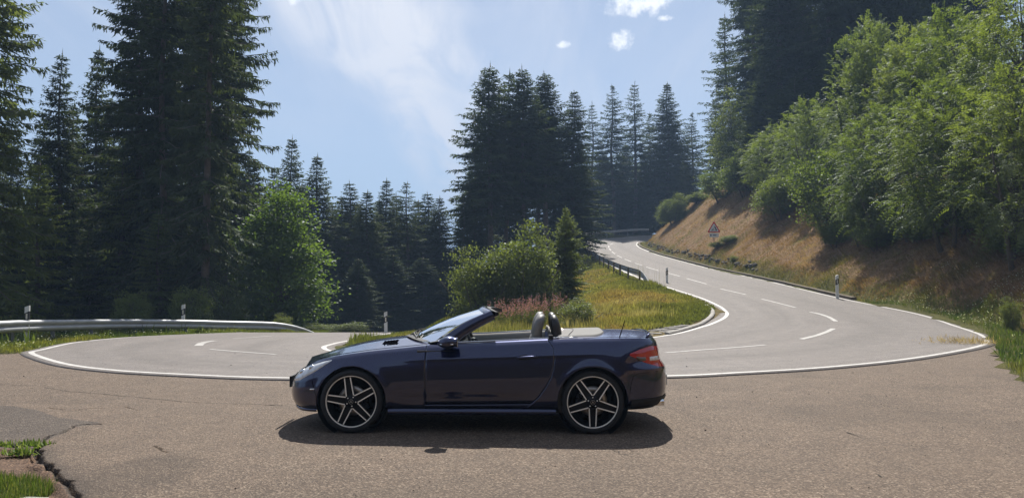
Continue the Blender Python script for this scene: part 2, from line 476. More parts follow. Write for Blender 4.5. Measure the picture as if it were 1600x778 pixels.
# ---- ground sheet
def spread(lo, hi, step, far, n):
    core = np.arange(lo, hi + 1e-6, step)
    g = np.geomspace(step, far, n)
    return np.concatenate([lo - np.cumsum(g)[::-1], core, hi + np.cumsum(g)])
gx, gy = spread(-26, 42, 0.4, 420, 34), spread(-14, 112, 0.45, 420, 34)
GX, GY = np.meshgrid(gx, gy)
GZ = height(GX, GY)
fx, fy = GX.ravel(), GY.ravel()
in_road = inside(ROAD_POLY, fx, fy); in_lay = inside(LAYBY_POLY, fx, fy)
e1, _, _ = nearest(OUT[::4], fx, fy); e2, _, _ = nearest(INN[::4], fx, fy)
gz = GZ.ravel().copy()
gz = np.where(in_road | in_lay, gz - 0.14, gz)
sR, nRx, nRy = nearest(RE_C, fx, fy)
sL, _, _ = nearest(LE_C, fx, fy)
isl = inside(np.vstack([INN[::3], [(40, 200), (0, 200)]]), fx, fy) & (fy < 75) & (fx > -6)
cover = np.zeros((len(fx), 3), np.float32)
bank_m = (sR > 0) & (fy > -5)
cover[:, 0] = np.where(bank_m, sstep(1.0, 2.2, sR + fnoise(fx, fy, 0.8, 3) * 1.2 - 0.6) * (1 - sstep(7, 13, sR)), 0)
cover[:, 1] = np.where(bank_m, 1 - sstep(7, 13, sR), np.where(isl, 1.0, np.where((sL < 0) & (fx < -2), 1 - sstep(2.0, 3.5, -sL), 0.3)))
cover[:, 0] = np.where(isl, 0.35 * sstep(0.42, 0.6, fnoise(fx, fy, 0.3, 4)), cover[:, 0])
cover[:, 2] = np.exp(-(((fx + 2.35) / 0.8) ** 2 + ((fy - 29.3) / 0.9) ** 2) ** 2)
far_m = np.hypot(fx, fy) > 200
cover[(fy < -3.5), 1] = 0.0  # added rise kept dark for the reflection in the car's side
cover[far_m, 0] = 0; cover[far_m, 1] = 0.35
ny_, nx_ = GX.shape
idx = np.arange(ny_ * nx_).reshape(ny_, nx_)
F = np.stack([idx[:-1, :-1], idx[:-1, 1:], idx[1:, 1:], idx[1:, :-1]], axis=-1).reshape(-1, 4)
me = np_mesh('ground', np.stack([fx, fy, gz], axis=1), F, cover, 'cover')
tag(link('ground', me, M_GROUND, smooth=True), kind='structure')

# ---- road surface, with side skirts
NX = 44
rows = []
for i in range(NST):
    o, n_ = OUT[i], INN[i]
    d = (o - n_) / np.linalg.norm(o - n_)
    a, b = o + d * 0.22, n_ - d * (0.42 if st_i(15) < i < st_i(26) else 0.25)
    rows.append([a + (b - a) * t for t in np.linspace(0, 1, NX)])
P = np.array(rows)
PZ = zroad(P[..., 0], P[..., 1]) + 0.012
V = np.concatenate([P.reshape(-1, 2), PZ.reshape(-1, 1)], axis=1)
V = V.reshape(NST, NX, 3)
lo1, lo2 = V[:, :1].copy(), V[:, -1:].copy(); lo1[..., 2] -= 0.3; lo2[..., 2] -= 0.3
V = np.concatenate([lo1, V, lo2], axis=1)
n2 = NX + 2
idx = np.arange(NST * n2).reshape(NST, n2)
F = np.stack([idx[:-1, :-1], idx[1:, :-1], idx[1:, 1:], idx[:-1, 1:]], axis=-1).reshape(-1, 4)
tt = np.concatenate([[0], np.linspace(0, 1, NX), [1]])
wear = 1.0 + 0.0 * V[..., 0]
wear -= 0.13 * (np.exp(-((tt[None] - 0.33) / 0.07) ** 2) + np.exp(-((tt[None] - 0.70) / 0.06) ** 2)) * (0.5 + vnoise(V[..., 0], V[..., 1], 0.3, 8))
_sl = np.arange(NST)[:, None] * 0.5
wear += 0.16 * (vnoise(tt[None] * 34 + 0 * _sl, _sl * 0.10, 1.0, 14) - 0.5) + 0.10 * (vnoise(tt[None] * 70 + 0 * _sl, _sl * 0.05, 1.0, 15) - 0.5)
wear = np.repeat(wear.reshape(-1, 1), 3, axis=1)
road = tag(link('road', np_mesh('road', V.reshape(-1, 3), F, wear, 'wear'), M_ROAD, smooth=True), kind='structure')

# ---- lay-by: a fine sheet where the broken corner is, a plain one elsewhere
def gpx(px, py):
    p = gp(px, py); return (p[0], p[1])
CRACKS = [([gpx(158, 662), gpx(128, 663), gpx(112, 667), gpx(98, 677), gpx(80, 680), gpx(68, 686), gpx(58, 693)], 0.010, 0.022),
          ([gpx(58, 693), gpx(40, 697), gpx(20, 697), gpx(-8, 696), gpx(-40, 694)], 0.035, 0.035),
          ([gpx(62, 695), gpx(56, 704), gpx(54, 716), gpx(62, 722)], 0.035, 0.05),
          ([gpx(55, 723), gpx(72, 722), gpx(82, 735), gpx(95, 748), gpx(104, 757), gpx(112, 768), gpx(118, 776), gpx(124, 790)], 0.022, 0.014),
          ([gpx(100, 750), gpx(120, 753)], 0.012, 0.004), ([gpx(66, 697), gpx(88, 690)], 0.014, 0.004),
          ([gpx(-8, 708), gpx(16, 710), gpx(26, 706), gpx(40, 710), gpx(58, 708)], 0.03, 0.03),
          ([gpx(-20, 600), gpx(30, 601), gpx(52, 603)], 0.008, 0.006), ([gpx(70, 605), gpx(110, 611), gpx(160, 615), gpx(230, 622), gpx(300, 628), gpx(380, 631), gpx(440, 633)], 0.006, 0.006),
          ([gpx(75, 637), gpx(98, 640), gpx(118, 640), gpx(160, 637)], 0.006, 0.005), ([gpx(196, 635), gpx(214, 641)], 0.006, 0.004),
          ([gpx(240, 697), gpx(262, 708)], 0.008, 0.004)]
CRACKS2 = [([gpx(1068, 678), gpx(1078, 681), gpx(1105, 690)], 0.006, 0.004), ([gpx(1318, 673), gpx(1336, 679), gpx(1346, 684)], 0.008, 0.004),
           ([gpx(955, 702), gpx(982, 712)], 0.006, 0.004), ([gpx(1368, 740), gpx(1388, 748)], 0.007, 0.004)]
def sub(poly, step=0.12, jit=0.02, seed=0):
    P_ = even(poly, step) if len(poly) > 2 else np.array([np.array(poly[0]) * (1 - t) + np.array(poly[1]) * t for t in np.linspace(0, 1, 6)])
    rg = np.random.default_rng(seed)
    P_[1:-1] += rg.normal(0, jit, P_[1:-1].shape)
    return P_
CR_L = [(sub(p, 0.10, 0.014, i), w0, w1) for i, (p, w0, w1) in enumerate(CRACKS)]
def layby_z(x, y):
    z = np.zeros_like(x); dirt = np.zeros_like(x)
    for (P_, w0, w1) in CR_L:
        d, _, _ = nearest(P_, x, y)
        d = np.abs(d)
        L = np.linalg.norm(P_ - P_[0], axis=1).max() + 1e-6
        t = np.clip(np.hypot(x - P_[0, 0], y - P_[0, 1]) / L, 0, 1)
        w = (w0 + (w1 - w0) * t) * (0.65 + 0.8 * vnoise(x, y, 9.0, 5))
        g = 1 - sstep(0.55, 1.25, d / w)
        z = np.minimum(z, -g * np.minimum(0.085, w * 2.6 + 0.012)); dirt = np.maximum(dirt, g)
    return z, dirt
def lay_wear(x, y):
    w = 1 - 0.13 * sstep(0.48, 0.66, fnoise(x, y, 0.5, 13)) + 0.07 * (fnoise(x, y, 1.6, 16) - .5)
    w = w - 0.10 * np.exp(-((np.abs((y - 10.2) - .05 * x) - .75) / .22) ** 2) * vnoise(x, y, .35, 17)      # wheel tracks of cars pulling in
    for ox, oy, r_ in ((3.4, 9.1, .28), (-1.4, 6.1, .22), (5.2, 7.4, .35), (1.9, 6.2, .16), (6.1, 11.2, .4)):
        w = w - 0.22 * np.exp(-(((x - ox) / r_) ** 2 + ((y - oy) / (r_ * .7)) ** 2))                      # old oil drips
    return w
ax0, ax1, ay0, ay1 = -7.2, -2.4, 4.9, 9.8
fgx, fgy = np.meshgrid(np.linspace(ax0, ax1, 292), np.linspace(ay0, ay1, 298))
zz_, dd_ = layby_z(fgx.ravel(), fgy.ravel())
hx, hy = fgx.ravel(), fgy.ravel()
# broken-out corner: bare earth below the asphalt
hole = [gpx(-60, 699), gpx(20, 700), gpx(58, 703), gpx(55, 722), gpx(70, 728), gpx(84, 742), gpx(96, 756), gpx(106, 770), gpx(116, 790), gpx(-60, 800)]
dh, _, _ = nearest(np.array(hole + hole[:1]), hx, hy)
ins_ = inside(np.array(hole), hx, hy)
drop = np.where(ins_, sstep(0.0, 0.10, np.abs(dh) + 0.05 * (fnoise(hx, hy, 5, 6) - 0.5)), 0)
zz_ = np.minimum(zz_, -0.030 * drop - drop * 0.025 * fnoise(hx, hy, 7.0, 7))
zz_ = zz_ - 0.006 * (fnoise(hx, hy, 3.0, 9) - 0.4)
# darker relaid patch with its own outline
pat = inside(np.array([gpx(*p) for p in ((-80, 632), (20, 634), (60, 641), (90, 652), (150, 659), (158, 663), (112, 667), (98, 677), (70, 688), (40, 697), (-80, 700))]), hx, hy)
pat2 = sstep(0.33, 0.5, fnoise(hx * 1.0, hy * 0.7, 1.1, 12) * 0.6 + 0.4 * np.exp(-(((hx + 2.95) / 0.55) ** 2 + ((hy - 6.15) / 0.55) ** 2)))
wearc = np.ones((len(hx), 3)); wearc[pat] = (0.62, 0.66, 0.72)
wearc *= (1 - 0.28 * np.where(pat, 0, pat2))[:, None]
ed = 1 - 0.5 * np.exp(-(np.minimum(np.abs(dh), 1) / 0.16) ** 2) * (~ins_)
wearc *= ed[:, None]
wearc *= (1 - 0.75 * np.where(ins_, 0, dd_))[:, None]
wearc[ins_] *= np.array([1.0, 0.80, 0.66]) * 0.9
bd = np.minimum(np.minimum(hx - ax0, ax1 - hx), np.minimum(hy - ay0, ay1 - hy)); bt = sstep(0, .3, bd)
zz_ = zz_ * bt - .004 * (1 - bt)
wearc = wearc * bt[:, None] + (1 - bt)[:, None] * lay_wear(hx, hy)[:, None]
ny_, nx_ = fgx.shape
idx = np.arange(ny_ * nx_).reshape(ny_, nx_)
Fq = np.stack([idx[:-1, :-1], idx[:-1, 1:], idx[1:, 1:], idx[1:, :-1]], axis=-1).reshape(-1, 4)
lay = empty('layby'); tag(lay, kind='structure')
link('broken_corner', np_mesh('broken_corner', np.stack([hx, hy, zz_], axis=1), Fq, wearc, 'wear'), M_LAYBY, lay, True)
lx = np.unique(np.concatenate([np.arange(-40, -12, 2.0), np.arange(-12, 13, 0.25), [ax0, ax1]]))
ly = np.unique(np.concatenate([np.arange(-14, 2, 1.0), np.arange(2, 21, 0.25), [ay0, ay1]]))
LX, LY = np.meshgrid(lx, ly)
cxm, cym = ((LX[:-1, :-1] + LX[1:, 1:]) / 2).ravel(), ((LY[:-1, :-1] + LY[1:, 1:]) / 2).ravel()
edge_d, _, _ = nearest(LAYBY_POLY[::2], cxm, cym)
keep = inside(LAYBY_POLY, cxm, cym) | ((np.abs(edge_d) < 0.35) & ((cxm < 10) | (cym > 16.5)) )
keep &= ~((cxm > ax0) & (cxm < ax1) & (cym > ay0) & (cym < ay1))
ny_, nx_ = LX.shape
idx = np.arange(ny_ * nx_).reshape(ny_, nx_)
Fq = np.stack([idx[:-1, :-1], idx[:-1, 1:], idx[1:, 1:], idx[1:, :-1]], axis=-1).reshape(-1, 4)[keep]
lz = -0.004 * np.ones(LX.size)
onb = (np.abs(LX.ravel() - ax0) < 1e-6) | (np.abs(LX.ravel() - ax1) < 1e-6)
wl_ = np.ones((LX.size, 3)) * lay_wear(LX.ravel(), LY.ravel())[:, None]
link('asphalt_sheet', np_mesh('asphalt_sheet', np.stack([LX.ravel(), LY.ravel(), lz], axis=1), Fq, wl_, 'wear'), M_LAYBY, lay, True)
M_CRACK = simple('crack_dirt', (0.035, 0.028, 0.022), 0.95, 0, 0.3, 30)
for k, (p, w0, w1) in enumerate(CRACKS2 + CRACKS[7:11]):
    P_ = sub(p, 0.10, 0.012, 40 + k)
    T = np.gradient(P_, axis=0); T /= np.linalg.norm(T, axis=1)[:, None] + 1e-9
    N_ = np.stack([-T[:, 1], T[:, 0]], axis=1)
    w = (w0 + (w1 - w0) * np.linspace(0, 1, len(P_)))[:, None] * np.random.default_rng(k).uniform(0.5, 1.5, (len(P_), 1))
    w[0] = w[-1] = 0.001
    A, B = P_ + N_ * w, P_ - N_ * w
    g = MB(); g.grid([[(a[0], a[1], 0.0015), (b[0], b[1], 0.0015)] for a, b in zip(A, B)])
    if not (ax0 < P_[:, 0].mean() < ax1 and ay0 < P_[:, 1].mean() < ay1):
        g.build('crack', M_CRACK, lay)

# ---- road markings
def stripe(name, P_, w, parent=road, lift=0.017, m=M_PAINT):
    P_ = np.asarray(P_, float)
    T = np.gradient(P_, axis=0); T /= np.linalg.norm(T, axis=1)[:, None] + 1e-9
    N_ = np.stack([-T[:, 1], T[:, 0]], axis=1)
    w = np.broadcast_to(np.asarray(w, float), (len(P_),))[:, None] / 2
    A, B = P_ + N_ * w, P_ - N_ * w
    za, zb = zroad(A[:, 0], A[:, 1]) + lift, zroad(B[:, 0], B[:, 1]) + lift
    g = MB(); g.grid([[(a[0], a[1], p), (b[0], b[1], q)] for a, b, p, q in zip(A, B, za, zb)])
    return g.build(name, m, parent)
i0, i1 = st_i(1), NST - 1
stripe('edge_line', OUT[i0:st_i(TIP_R) + 2], 0.115)
stripe('edge_line', OUT[st_i(TIP_R) + 5:], 0.105)
stripe('edge_line', INN[i0:], 0.12)
for pts in ([(310, 541), (314, 537.5), (322, 535), (336, 533)], [(363, 529.5), (390, 528), (424, 525.5)], [(328, 546.5), (370, 550), (432, 554.5)],
            [(1302, 514), (1292, 519), (1275, 525), (1252, 530.5)], [(1196, 539.5), (1150, 543.5), (1090, 548), (1040, 552)], [(1266, 488), (1280, 491), (1295, 496), (1306, 502.5)], [(1190, 467.5), (1216, 474), (1243, 481)],
            [(1125, 451.5), (1145, 456), (1165, 460.5)], [(1073, 435.5), (1104, 444)], [(1044, 427), (1062, 432)], [(1010, 417.5), (1029, 423)],
            [(992, 411.5), (1004, 415)], [(976, 405), (986, 409)], [(964, 399.3), (972, 403)], [(956, 393.6), (961, 397)], [(952, 388.5), (954.5, 391.5)], [(951, 384.5), (951.5, 387)], [(958, 380.5), (953, 382.5)]):
    W = np.array([gp(*p) for p in pts])
    wide = 0.20 if pts[0][0] in (310,) else (0.14 if pts[0][0] in (1302, 1266) else 0.10)
    if len(W) > 2:
        W = cr(W, 16)
    else:
        W = np.array([W[0] + (W[1] - W[0]) * t for t in np.linspace(0, 1, 5)])
    stripe('lane_dash', W, wide, m=M_PAINT_OLD)
# ================================================================ trees
M_BARK = simple('spruce_bark', (0.13, 0.105, 0.085), 0.95, 0, 0.35, 4, 0.6, 14)
M_BARK2 = simple('leaf_tree_bark', (0.10, 0.085, 0.065), 0.95, 0, 0.3, 5, 0.6, 18)
M_BIRCH = simple('birch_bark', (0.55, 0.53, 0.50), 0.8, 0, 0.35, 3, 0.3, 10)
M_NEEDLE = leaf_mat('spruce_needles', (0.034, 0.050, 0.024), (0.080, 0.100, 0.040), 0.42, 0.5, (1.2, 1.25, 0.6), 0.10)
M_NEEDLE2 = leaf_mat('sun_tinted_needles', (0.085, 0.115, 0.040), (0.160, 0.185, 0.064), 0.60, 0.5, (1.3, 1.35, 0.6), 0.12)  # brighter copy of the needles, sunlight put into their colour
M_MAPLE = leaf_mat('maple_leaves', (0.060, 0.105, 0.026), (0.140, 0.185, 0.054), 0.55, 0.55, (1.25, 1.4, 0.5), 0.16)
M_SHRUB = leaf_mat('shrub_leaves', (0.086, 0.122, 0.030), (0.180, 0.208, 0.066), 0.57, 0.4, (1.3, 1.4, 0.5), 0.18)
M_SHRUB2 = leaf_mat('pale_shrub_leaves', (0.085, 0.115, 0.034), (0.170, 0.190, 0.066), 0.55, 0.5, (1.3, 1.35, 0.55), 0.18)
M_WILLOW = leaf_mat('feathery_leaves', (0.100, 0.134, 0.040), (0.200, 0.222, 0.080), 0.58, 0.4, (1.3, 1.4, 0.55), 0.2)

def kites(base, tip, side, width, droop=0.0):
    """two-triangle leaves/branchlets; base, tip, side (n,3), width (n,)"""
    mid = base + (tip - base) * 0.45
    mid[:, 2] += droop
    s = side * (width * 0.5)[:, None]
    n = len(base)
    V = np.stack([base, mid - s, tip, mid + s], axis=1).reshape(-1, 3)
    F = np.arange(n * 4).reshape(n, 4)
    return V, F
def norm(v):
    return v / (np.linalg.norm(v, axis=-1, keepdims=True) + 1e-9)
def spruce(seed, H=24.0, Rm=3.0, cb=0.06, whorl=0.42, per=7, droop=0.35, curtain=0.6, dens=1.0, gaps=0.0, mat_=None, power=0.70, blen=1.0):
    rg = np.random.default_rng(seed)
    B, T, S, W = [], [], [], []
    wood = MB()
    z = cb * H
    wob = np.array([[0.10 * math.sin(k * 1.3 + seed), 0.10 * math.cos(k * 0.9 + seed), H * k / 9] for k in range(10)])
    wob[0, :2] = 0; wob[-1, :2] = 0
    br = H * 0.0085 + 0.03
    trunk = MB(); trunk.tube([(wob[0, 0], wob[0, 1], -1.2), *[tuple(p) for p in wob]], [br * 1.35] + [br * (1 - 0.93 * k / 9) * (1.18 if k == 0 else 1) for k in range(10)], 9)
    while z < H * 0.985:
        t = (z - cb * H) / (H * (1 - cb))
        kk = 1.7 if power >= 0.65 else 2.7
        prof = math.tanh(kk * (1 - t)) / math.tanh(kk) * (0.80 + 0.20 * min(1, t * 6 + 0.3))
        n = per if t < 0.9 else 5
        ph = rg.random() * 6.28
        for k in range(n):
            if rg.random() < gaps:
                continue
            az = ph + 6.28 * k / n + rg.normal(0, 0.22)
            L = max(0.22, Rm * prof * rg.uniform(0.58, 1.16) + 0.12)
            up0 = 0.55 * t - 0.12 + rg.normal(0, 0.07)             # start angle
            sag = droop * (1 - t) * rg.uniform(0.7, 1.3)
            d = np.array([math.cos(az), math.sin(az), 0.0]); pz = min(z + rg.normal(0, 0.24 * (1 - t) + .04), H - .1)
            c0 = np.array([np.interp(pz, wob[:, 2], wob[:, 0]), np.interp(pz, wob[:, 2], wob[:, 1]), pz])
            def axis(s):
                s = np.asarray(s)
                zz = up0 * L * s - sag * L * (s ** 1.4) + 0.42 * sag * L * np.maximum(s - 0.62, 0) ** 1.5 * 3.2
                return c0 + d * (L * s)[..., None] + np.stack([0 * s, 0 * s, zz], axis=-1)
            if L > 1.1 and t < 0.85:
                q = axis(np.linspace(0, 0.9, 5))
                wood.tube([tuple(p) for p in q], [0.012 * L + 0.008] + [0.006 * L + 0.004] * 3 + [0.004], 4, cap=False)
            m = max(5, int(L / 0.105 * dens))
            s = np.clip((np.arange(m) + rg.random(m)) / m, 0.04, 1.0)
            s = s ** 0.85
            p = axis(s)
            lat = np.array([-d[1], d[0], 0.0])
            sl = L * 0.34 * (1.05 - s) * rg.uniform(0.6, 1.25, m) + 0.16
            sl *= blen
            for sgn in (-1, 1):
                dirv = d[None] * rg.uniform(0.35, 0.85, (m, 1)) + lat[None] * sgn * rg.uniform(0.6, 1.1, (m, 1)) + np.array([0, 0, 1])[None] * (rg.normal(-0.22, 0.22, (m, 1)) - 0.25 * droop)
                dirv = norm(dirv)
                tip = p + dirv * sl[:, None]
                sd = norm(np.cross(dirv, np.array([0, 0, 1.0])[None] + rg.normal(0, 0.5, (m, 3))))
                B.append(p); T.append(tip); S.append(sd); W.append(0.055 + 0.11 * sl * rg.uniform(0.7, 1.3, m))
                # second order twigs along the branchlet
                f = rg.uniform(0.25, 0.85, m)
                b2 = p + dirv * (sl * f)[:, None]
                d2 = norm(dirv + rg.normal(0, 0.6, (m, 3)) + np.array([0, 0, -0.25 - 0.35 * curtain]))
                B.append(b2); T.append(b2 + d2 * (sl * 0.55 + 0.06)[:, None]); S.append(norm(np.cross(d2, rg.normal(0, 1, (m, 3))))); W.append(np.full(m, 0.07))
            # hanging curtain
            mc = int(m * curtain)
            if mc > 0:
                pc = axis(rg.uniform(0.15, 1.0, mc))
                dv = norm(np.array([0, 0, -1.0])[None] + rg.normal(0, 0.28, (mc, 3)) + d[None] * 0.2)
                ln = rg.uniform(0.18, 0.55, mc) * (0.5 + 0.5 * min(1, L / 2))
                B.append(pc); T.append(pc + dv * ln[:, None]); S.append(norm(np.cross(dv, rg.normal(0, 1, (mc, 3))))); W.append(rg.uniform(0.05, 0.10, mc))
            B.append(axis(np.array([0.86]))); T.append(axis(np.array([1.0])) + d * 0.14 + np.array([0, 0, 0.03])); S.append(lat[None]); W.append(np.array([0.09]))
        z += whorl * (0.75 + 0.5 * rg.random()) * (1.0 - 0.35 * t)
    # leader
    tipz = np.array([0, 0, H])
    for k in range(10):
        a = rg.random() * 6.28; zz = H - rg.uniform(0.0, 0.9)
        dv = np.array([math.cos(a) * 0.5, math.sin(a) * 0.5, 0.8])
        b = np.array([0, 0, zz - 0.1]); B.append(b[None]); T.append((b + dv * 0.28 * (H + 0.4 - zz))[None]); S.append(np.array([[-math.sin(a), math.cos(a), 0]])); W.append(np.array([0.05]))
    B.append(np.array([[0, 0, H - 0.6]])); T.append(np.array([[0, 0, H + 0.35]])); S.append(np.array([[1.0, 0, 0]])); W.append(np.array([0.06]))
    V, F = kites(np.concatenate(B), np.concatenate(T), np.concatenate(S), np.concatenate(W), -0.015)
    crown = np_mesh('crown', V, F); crown.materials.append(mat_ or M_NEEDLE)
    tm = trunk.mesh('trunk', True); tm.materials.append(M_BARK)
    wm = wood.mesh('branches'); wm.materials.append(M_BARK)
    return dict(H=H, R=Rm, parts=[('trunk', tm), ('crown', crown), ('branches', wm)], n=len(F))
SP = {
    'dense': spruce(1, 24, 3.0, 0.05, 0.46, 7, 0.38, 0.5, 0.95),
    'dense2': spruce(2, 24, 2.9, 0.08, 0.48, 7, 0.30, 0.4, 0.95, 0.06),
    'bare': spruce(3, 25, 2.8, 0.46, 0.46, 7, 0.42, 0.6, 0.95, 0.08),
    'bare2': spruce(4, 25, 2.5, 0.50, 0.50, 6, 0.34, 0.5, 0.95, 0.12),
    'open': spruce(5, 24, 3.1, 0.12, 0.72, 6, 0.36, 0.45, 0.9, 0.14, None, 0.75),
    'open2': spruce(6, 24, 2.8, 0.10, 0.85, 6, 0.22, 0.25, 0.9, 0.15, None, 0.8),
    'curtain': spruce(7, 29, 2.9, 0.10, 0.58, 7, 0.62, 1.3, 0.95, 0.20, None, 0.55),
    'curtain2': spruce(8, 29, 2.7, 0.12, 0.62, 6, 0.70, 1.4, 0.95, 0.24, None, 0.50),
    'sun_tinted': spruce(9, 22, 2.3, 0.16, 0.66, 6, 0.45, 0.8, 1.0, 0.12, M_NEEDLE2, 0.5),  # wears the brighter needles, coloured as if the sun caught them
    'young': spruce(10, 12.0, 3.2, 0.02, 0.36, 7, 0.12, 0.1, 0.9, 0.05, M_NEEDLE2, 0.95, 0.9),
}
rgT = random.Random(5)
def put(kind, name, x, y, ztop, rad=None, rot=0.0, z0=None, label=None, group=None, cat='tree', lib=SP, sink=0.0):
    v = lib[kind]
    zb = float(height(np.array([x]), np.array([y]))[0]) if z0 is None else z0
    h = max(0.5, ztop - zb + sink)
    kz = h / v['H']; kr = (rad / v['R']) if rad else kz
    root = empty(name, (x, y, zb - sink), rot)
    root.scale = (kr, kr, kz)
    root.rotation_euler = (rgT.uniform(-.018, .018), rgT.uniform(-.018, .018), rot)
    for nm, me_ in v['parts']:
        o_ = link(nm, me_, None, root)
        if nm in ('branches', 'limbs'):
            o_['kind'] = 'stuff'
    tag(root, label, cat, group)
    return root
def by_px(px, d, ytop):
    p = at_depth(px, ytop, d)
    return float(p[0]), float(d), float(p[2])
def sprc(kind, px, d, ytop, rad_px, label, group=None, name='spruce_tree'):
    x, y, zt = by_px(px, d, ytop)
    return put(kind, name, x, y, zt, (1.08 if kind.startswith('curtain') else 1.2) * rad_px * d / F_PX, rgT.random() * 6.28, label=label, group=group)
# --- left stand
G_L = 'tall spruces behind the guardrail'
sprc('sun_tinted', 4, 27, -190, 74, 'sunlit spruce with a bare lower trunk at the very edge above the guardrail', G_L)
sprc('dense2', 96, 41, 84, 66, 'dark spruce with a rounded top between the sunlit edge tree and the tallest stand', G_L)
sprc('dense', 146, 46, 74, 60, 'dark spruce with a thin pointed leader just before the tallest stand', G_L)
sprc('curtain', 226, 39, -215, 78, 'tall curtained spruce forming the outer edge of the tallest stand', G_L)
sprc('curtain2', 268, 37, -255, 70, 'tall spruce with a straight dark stem inside the tallest stand', G_L)
sprc('curtain', 302, 43, -180, 68, 'tall spruce set back in the middle of the tallest stand', G_L)
sprc('curtain2', 328, 33, -250, 66, 'tall spruce whose trunk shows low down above the guardrail in the tallest stand', G_L)
sprc('curtain', 360, 39, -205, 74, 'tall drooping spruce on the sky side of the tallest stand', G_L)
sprc('sun_tinted', 186, 38, 230, 50, 'shorter spruce filling the foot of the tallest stand', G_L)
sprc('sun_tinted', 60, 35, 250, 50, 'shorter spruce in shade beside the sunlit edge tree', G_L)
sprc('sun_tinted', 252, 33, 330, 40, 'low young spruce in front of the tallest stand', G_L)
sprc('dense2', 388, 60, 232, 44, 'shorter spruce between the tallest stand and the green maple', G_L)
sprc('dense', 450, 64, 214, 54, 'first spruce beyond the tallest stand, its top above the maple', 'spruces across the valley road')
sprc('dense', 501, 60, 243, 64, 'broad conical spruce with a sharp tip directly behind the maple', 'spruces across the valley road')
sprc('dense2', 547, 58, 284, 58, 'slim spruce next to the broad one behind the maple', 'spruces across the valley road')
sprc('dense', 574, 55, 298, 58, 'spruce with a pale thin leader above the far marker post', 'spruces across the valley road')
sprc('dense2', 606, 62, 280, 46, 'thin spiky spruce standing tallest above the far marker post', 'spruces across the valley road')
sprc('open', 634, 60, 284, 54, 'spruce with an open ragged top above the car bonnet', 'spruces across the valley road')
sprc('dense2', 668, 64, 300, 54, 'spruce with a ragged top, second from the gap to the central stand', 'spruces across the valley road')
sprc('dense', 690, 62, 308, 48, 'slim spruce bordering the sky gap before the central stand', 'spruces across the valley road')
LBACK = 'dark spruce in the shaded back rows of the valley forest'
for i, (px, d, yt) in enumerate([(20, 52, 150), (70, 56, 180), (118, 55, 160), (168, 58, 150), (215, 60, 120), (262, 62, 110), (310, 58, 120), (352, 60, 140), (398, 60, 250), (424, 66, 262),
                                 (470, 66, 290), (524, 70, 318), (560, 74, 332), (590, 76, 330), (620, 78, 335), (650, 76, 336), (676, 72, 345), (-30, 45, 120), (-45, 60, 100), (-90, 40, 60), (-150, 46, 40), (-200, 38, 20), (-120, 58, 90), (-260, 44, 30), (480, 66, 330), (530, 60, 372), (588, 64, 376), (640, 66, 372), (532, 63, 306), (560, 65, 316), (590, 67, 312), (620, 67, 302), (650, 69, 312), (478, 67, 296), (614, 54, 398), (662, 56, 402), (560, 50, 404), (30, 40, 330), (110, 42, 318), (140, 38, 350), (395, 62, 300), (300, 46, 300), (340, 50, 300), (205, 48, 260), (270, 50, 260)]):
    sprc(('dense', 'dense2')[i % 2], px, d, yt, 44 + 8 * (i % 3), LBACK, 'shaded back rows of the valley forest')
# --- central stand between the two arms of the road
G_C = 'central stand of spruces between the road arms'
sprc('dense', 737, 66, 228, 46, 'short full spruce at the sky gap end of the central stand', G_C)
sprc('dense2', 722, 60, 300, 30, 'lowest spruce at the sky gap end of the central stand', G_C)
sprc('bare', 765, 62, 97, 62, 'tallest spruce of the central stand with a pale bare trunk', G_C)
sprc('bare2', 791, 66, 112, 48, 'slim spruce next to the tallest one of the central stand', G_C)
sprc('bare', 820, 64, 104, 54, 'dense topped spruce in the middle of the central stand', G_C)
sprc('bare', 855, 68, 111, 54, 'spruce with long drooping top branches in the central stand', G_C)
sprc('bare2', 842, 74, 150, 46, 'spruce half hidden between two taller ones in the central stand', G_C)
sprc('dense2', 893, 70, 142, 48, 'spruce at the road end of the central stand, foliage to the ground', G_C)
for px, d, yt in ((778, 80, 190), (806, 82, 200), (868, 80, 180), (752, 78, 240)):
    sprc('dense2' if px in (806, 868) else 'bare2', px, d, yt, 44, 'dark half hidden spruce at the back of the central stand', 'back row of the central stand')
# --- beyond the upper bend
G_U = 'spruces beyond the upper bend'
sprc('open2', 926, 116, 160, 30, 'thin open spruce first beyond the upper bend', G_U)
sprc('open', 957, 114, 133, 38, 'open layered spruce, paired with a slimmer one beyond the upper bend', G_U)
sprc('open2', 991, 116, 127, 36, 'slim open spruce with visible stem beyond the upper bend', G_U)
sprc('dense', 1042, 114, 131, 46, 'full dark conical spruce beyond the upper bend', G_U)
sprc('open', 1078, 118, 176, 32, 'spruce squeezed between the conical one and the hillside', G_U)
sprc('open', 1014, 120, 176, 30, 'shorter spruce beside the full conical one beyond the upper bend', G_U)
for i, (px, d, yt) in enumerate([(905, 122, 220), (940, 126, 235), (975, 128, 225), (1008, 126, 236), (1060, 126, 232), (1030, 130, 250), (920, 132, 270), (960, 120, 262), (990, 122, 280), (1075, 122, 256), (900, 115, 268)]):
    sprc(('dense', 'dense2')[i % 2], px, d, yt, 30 + 4 * (i % 3), 'dark spruce in the shaded rows beyond the upper bend', 'shaded rows beyond the upper bend')
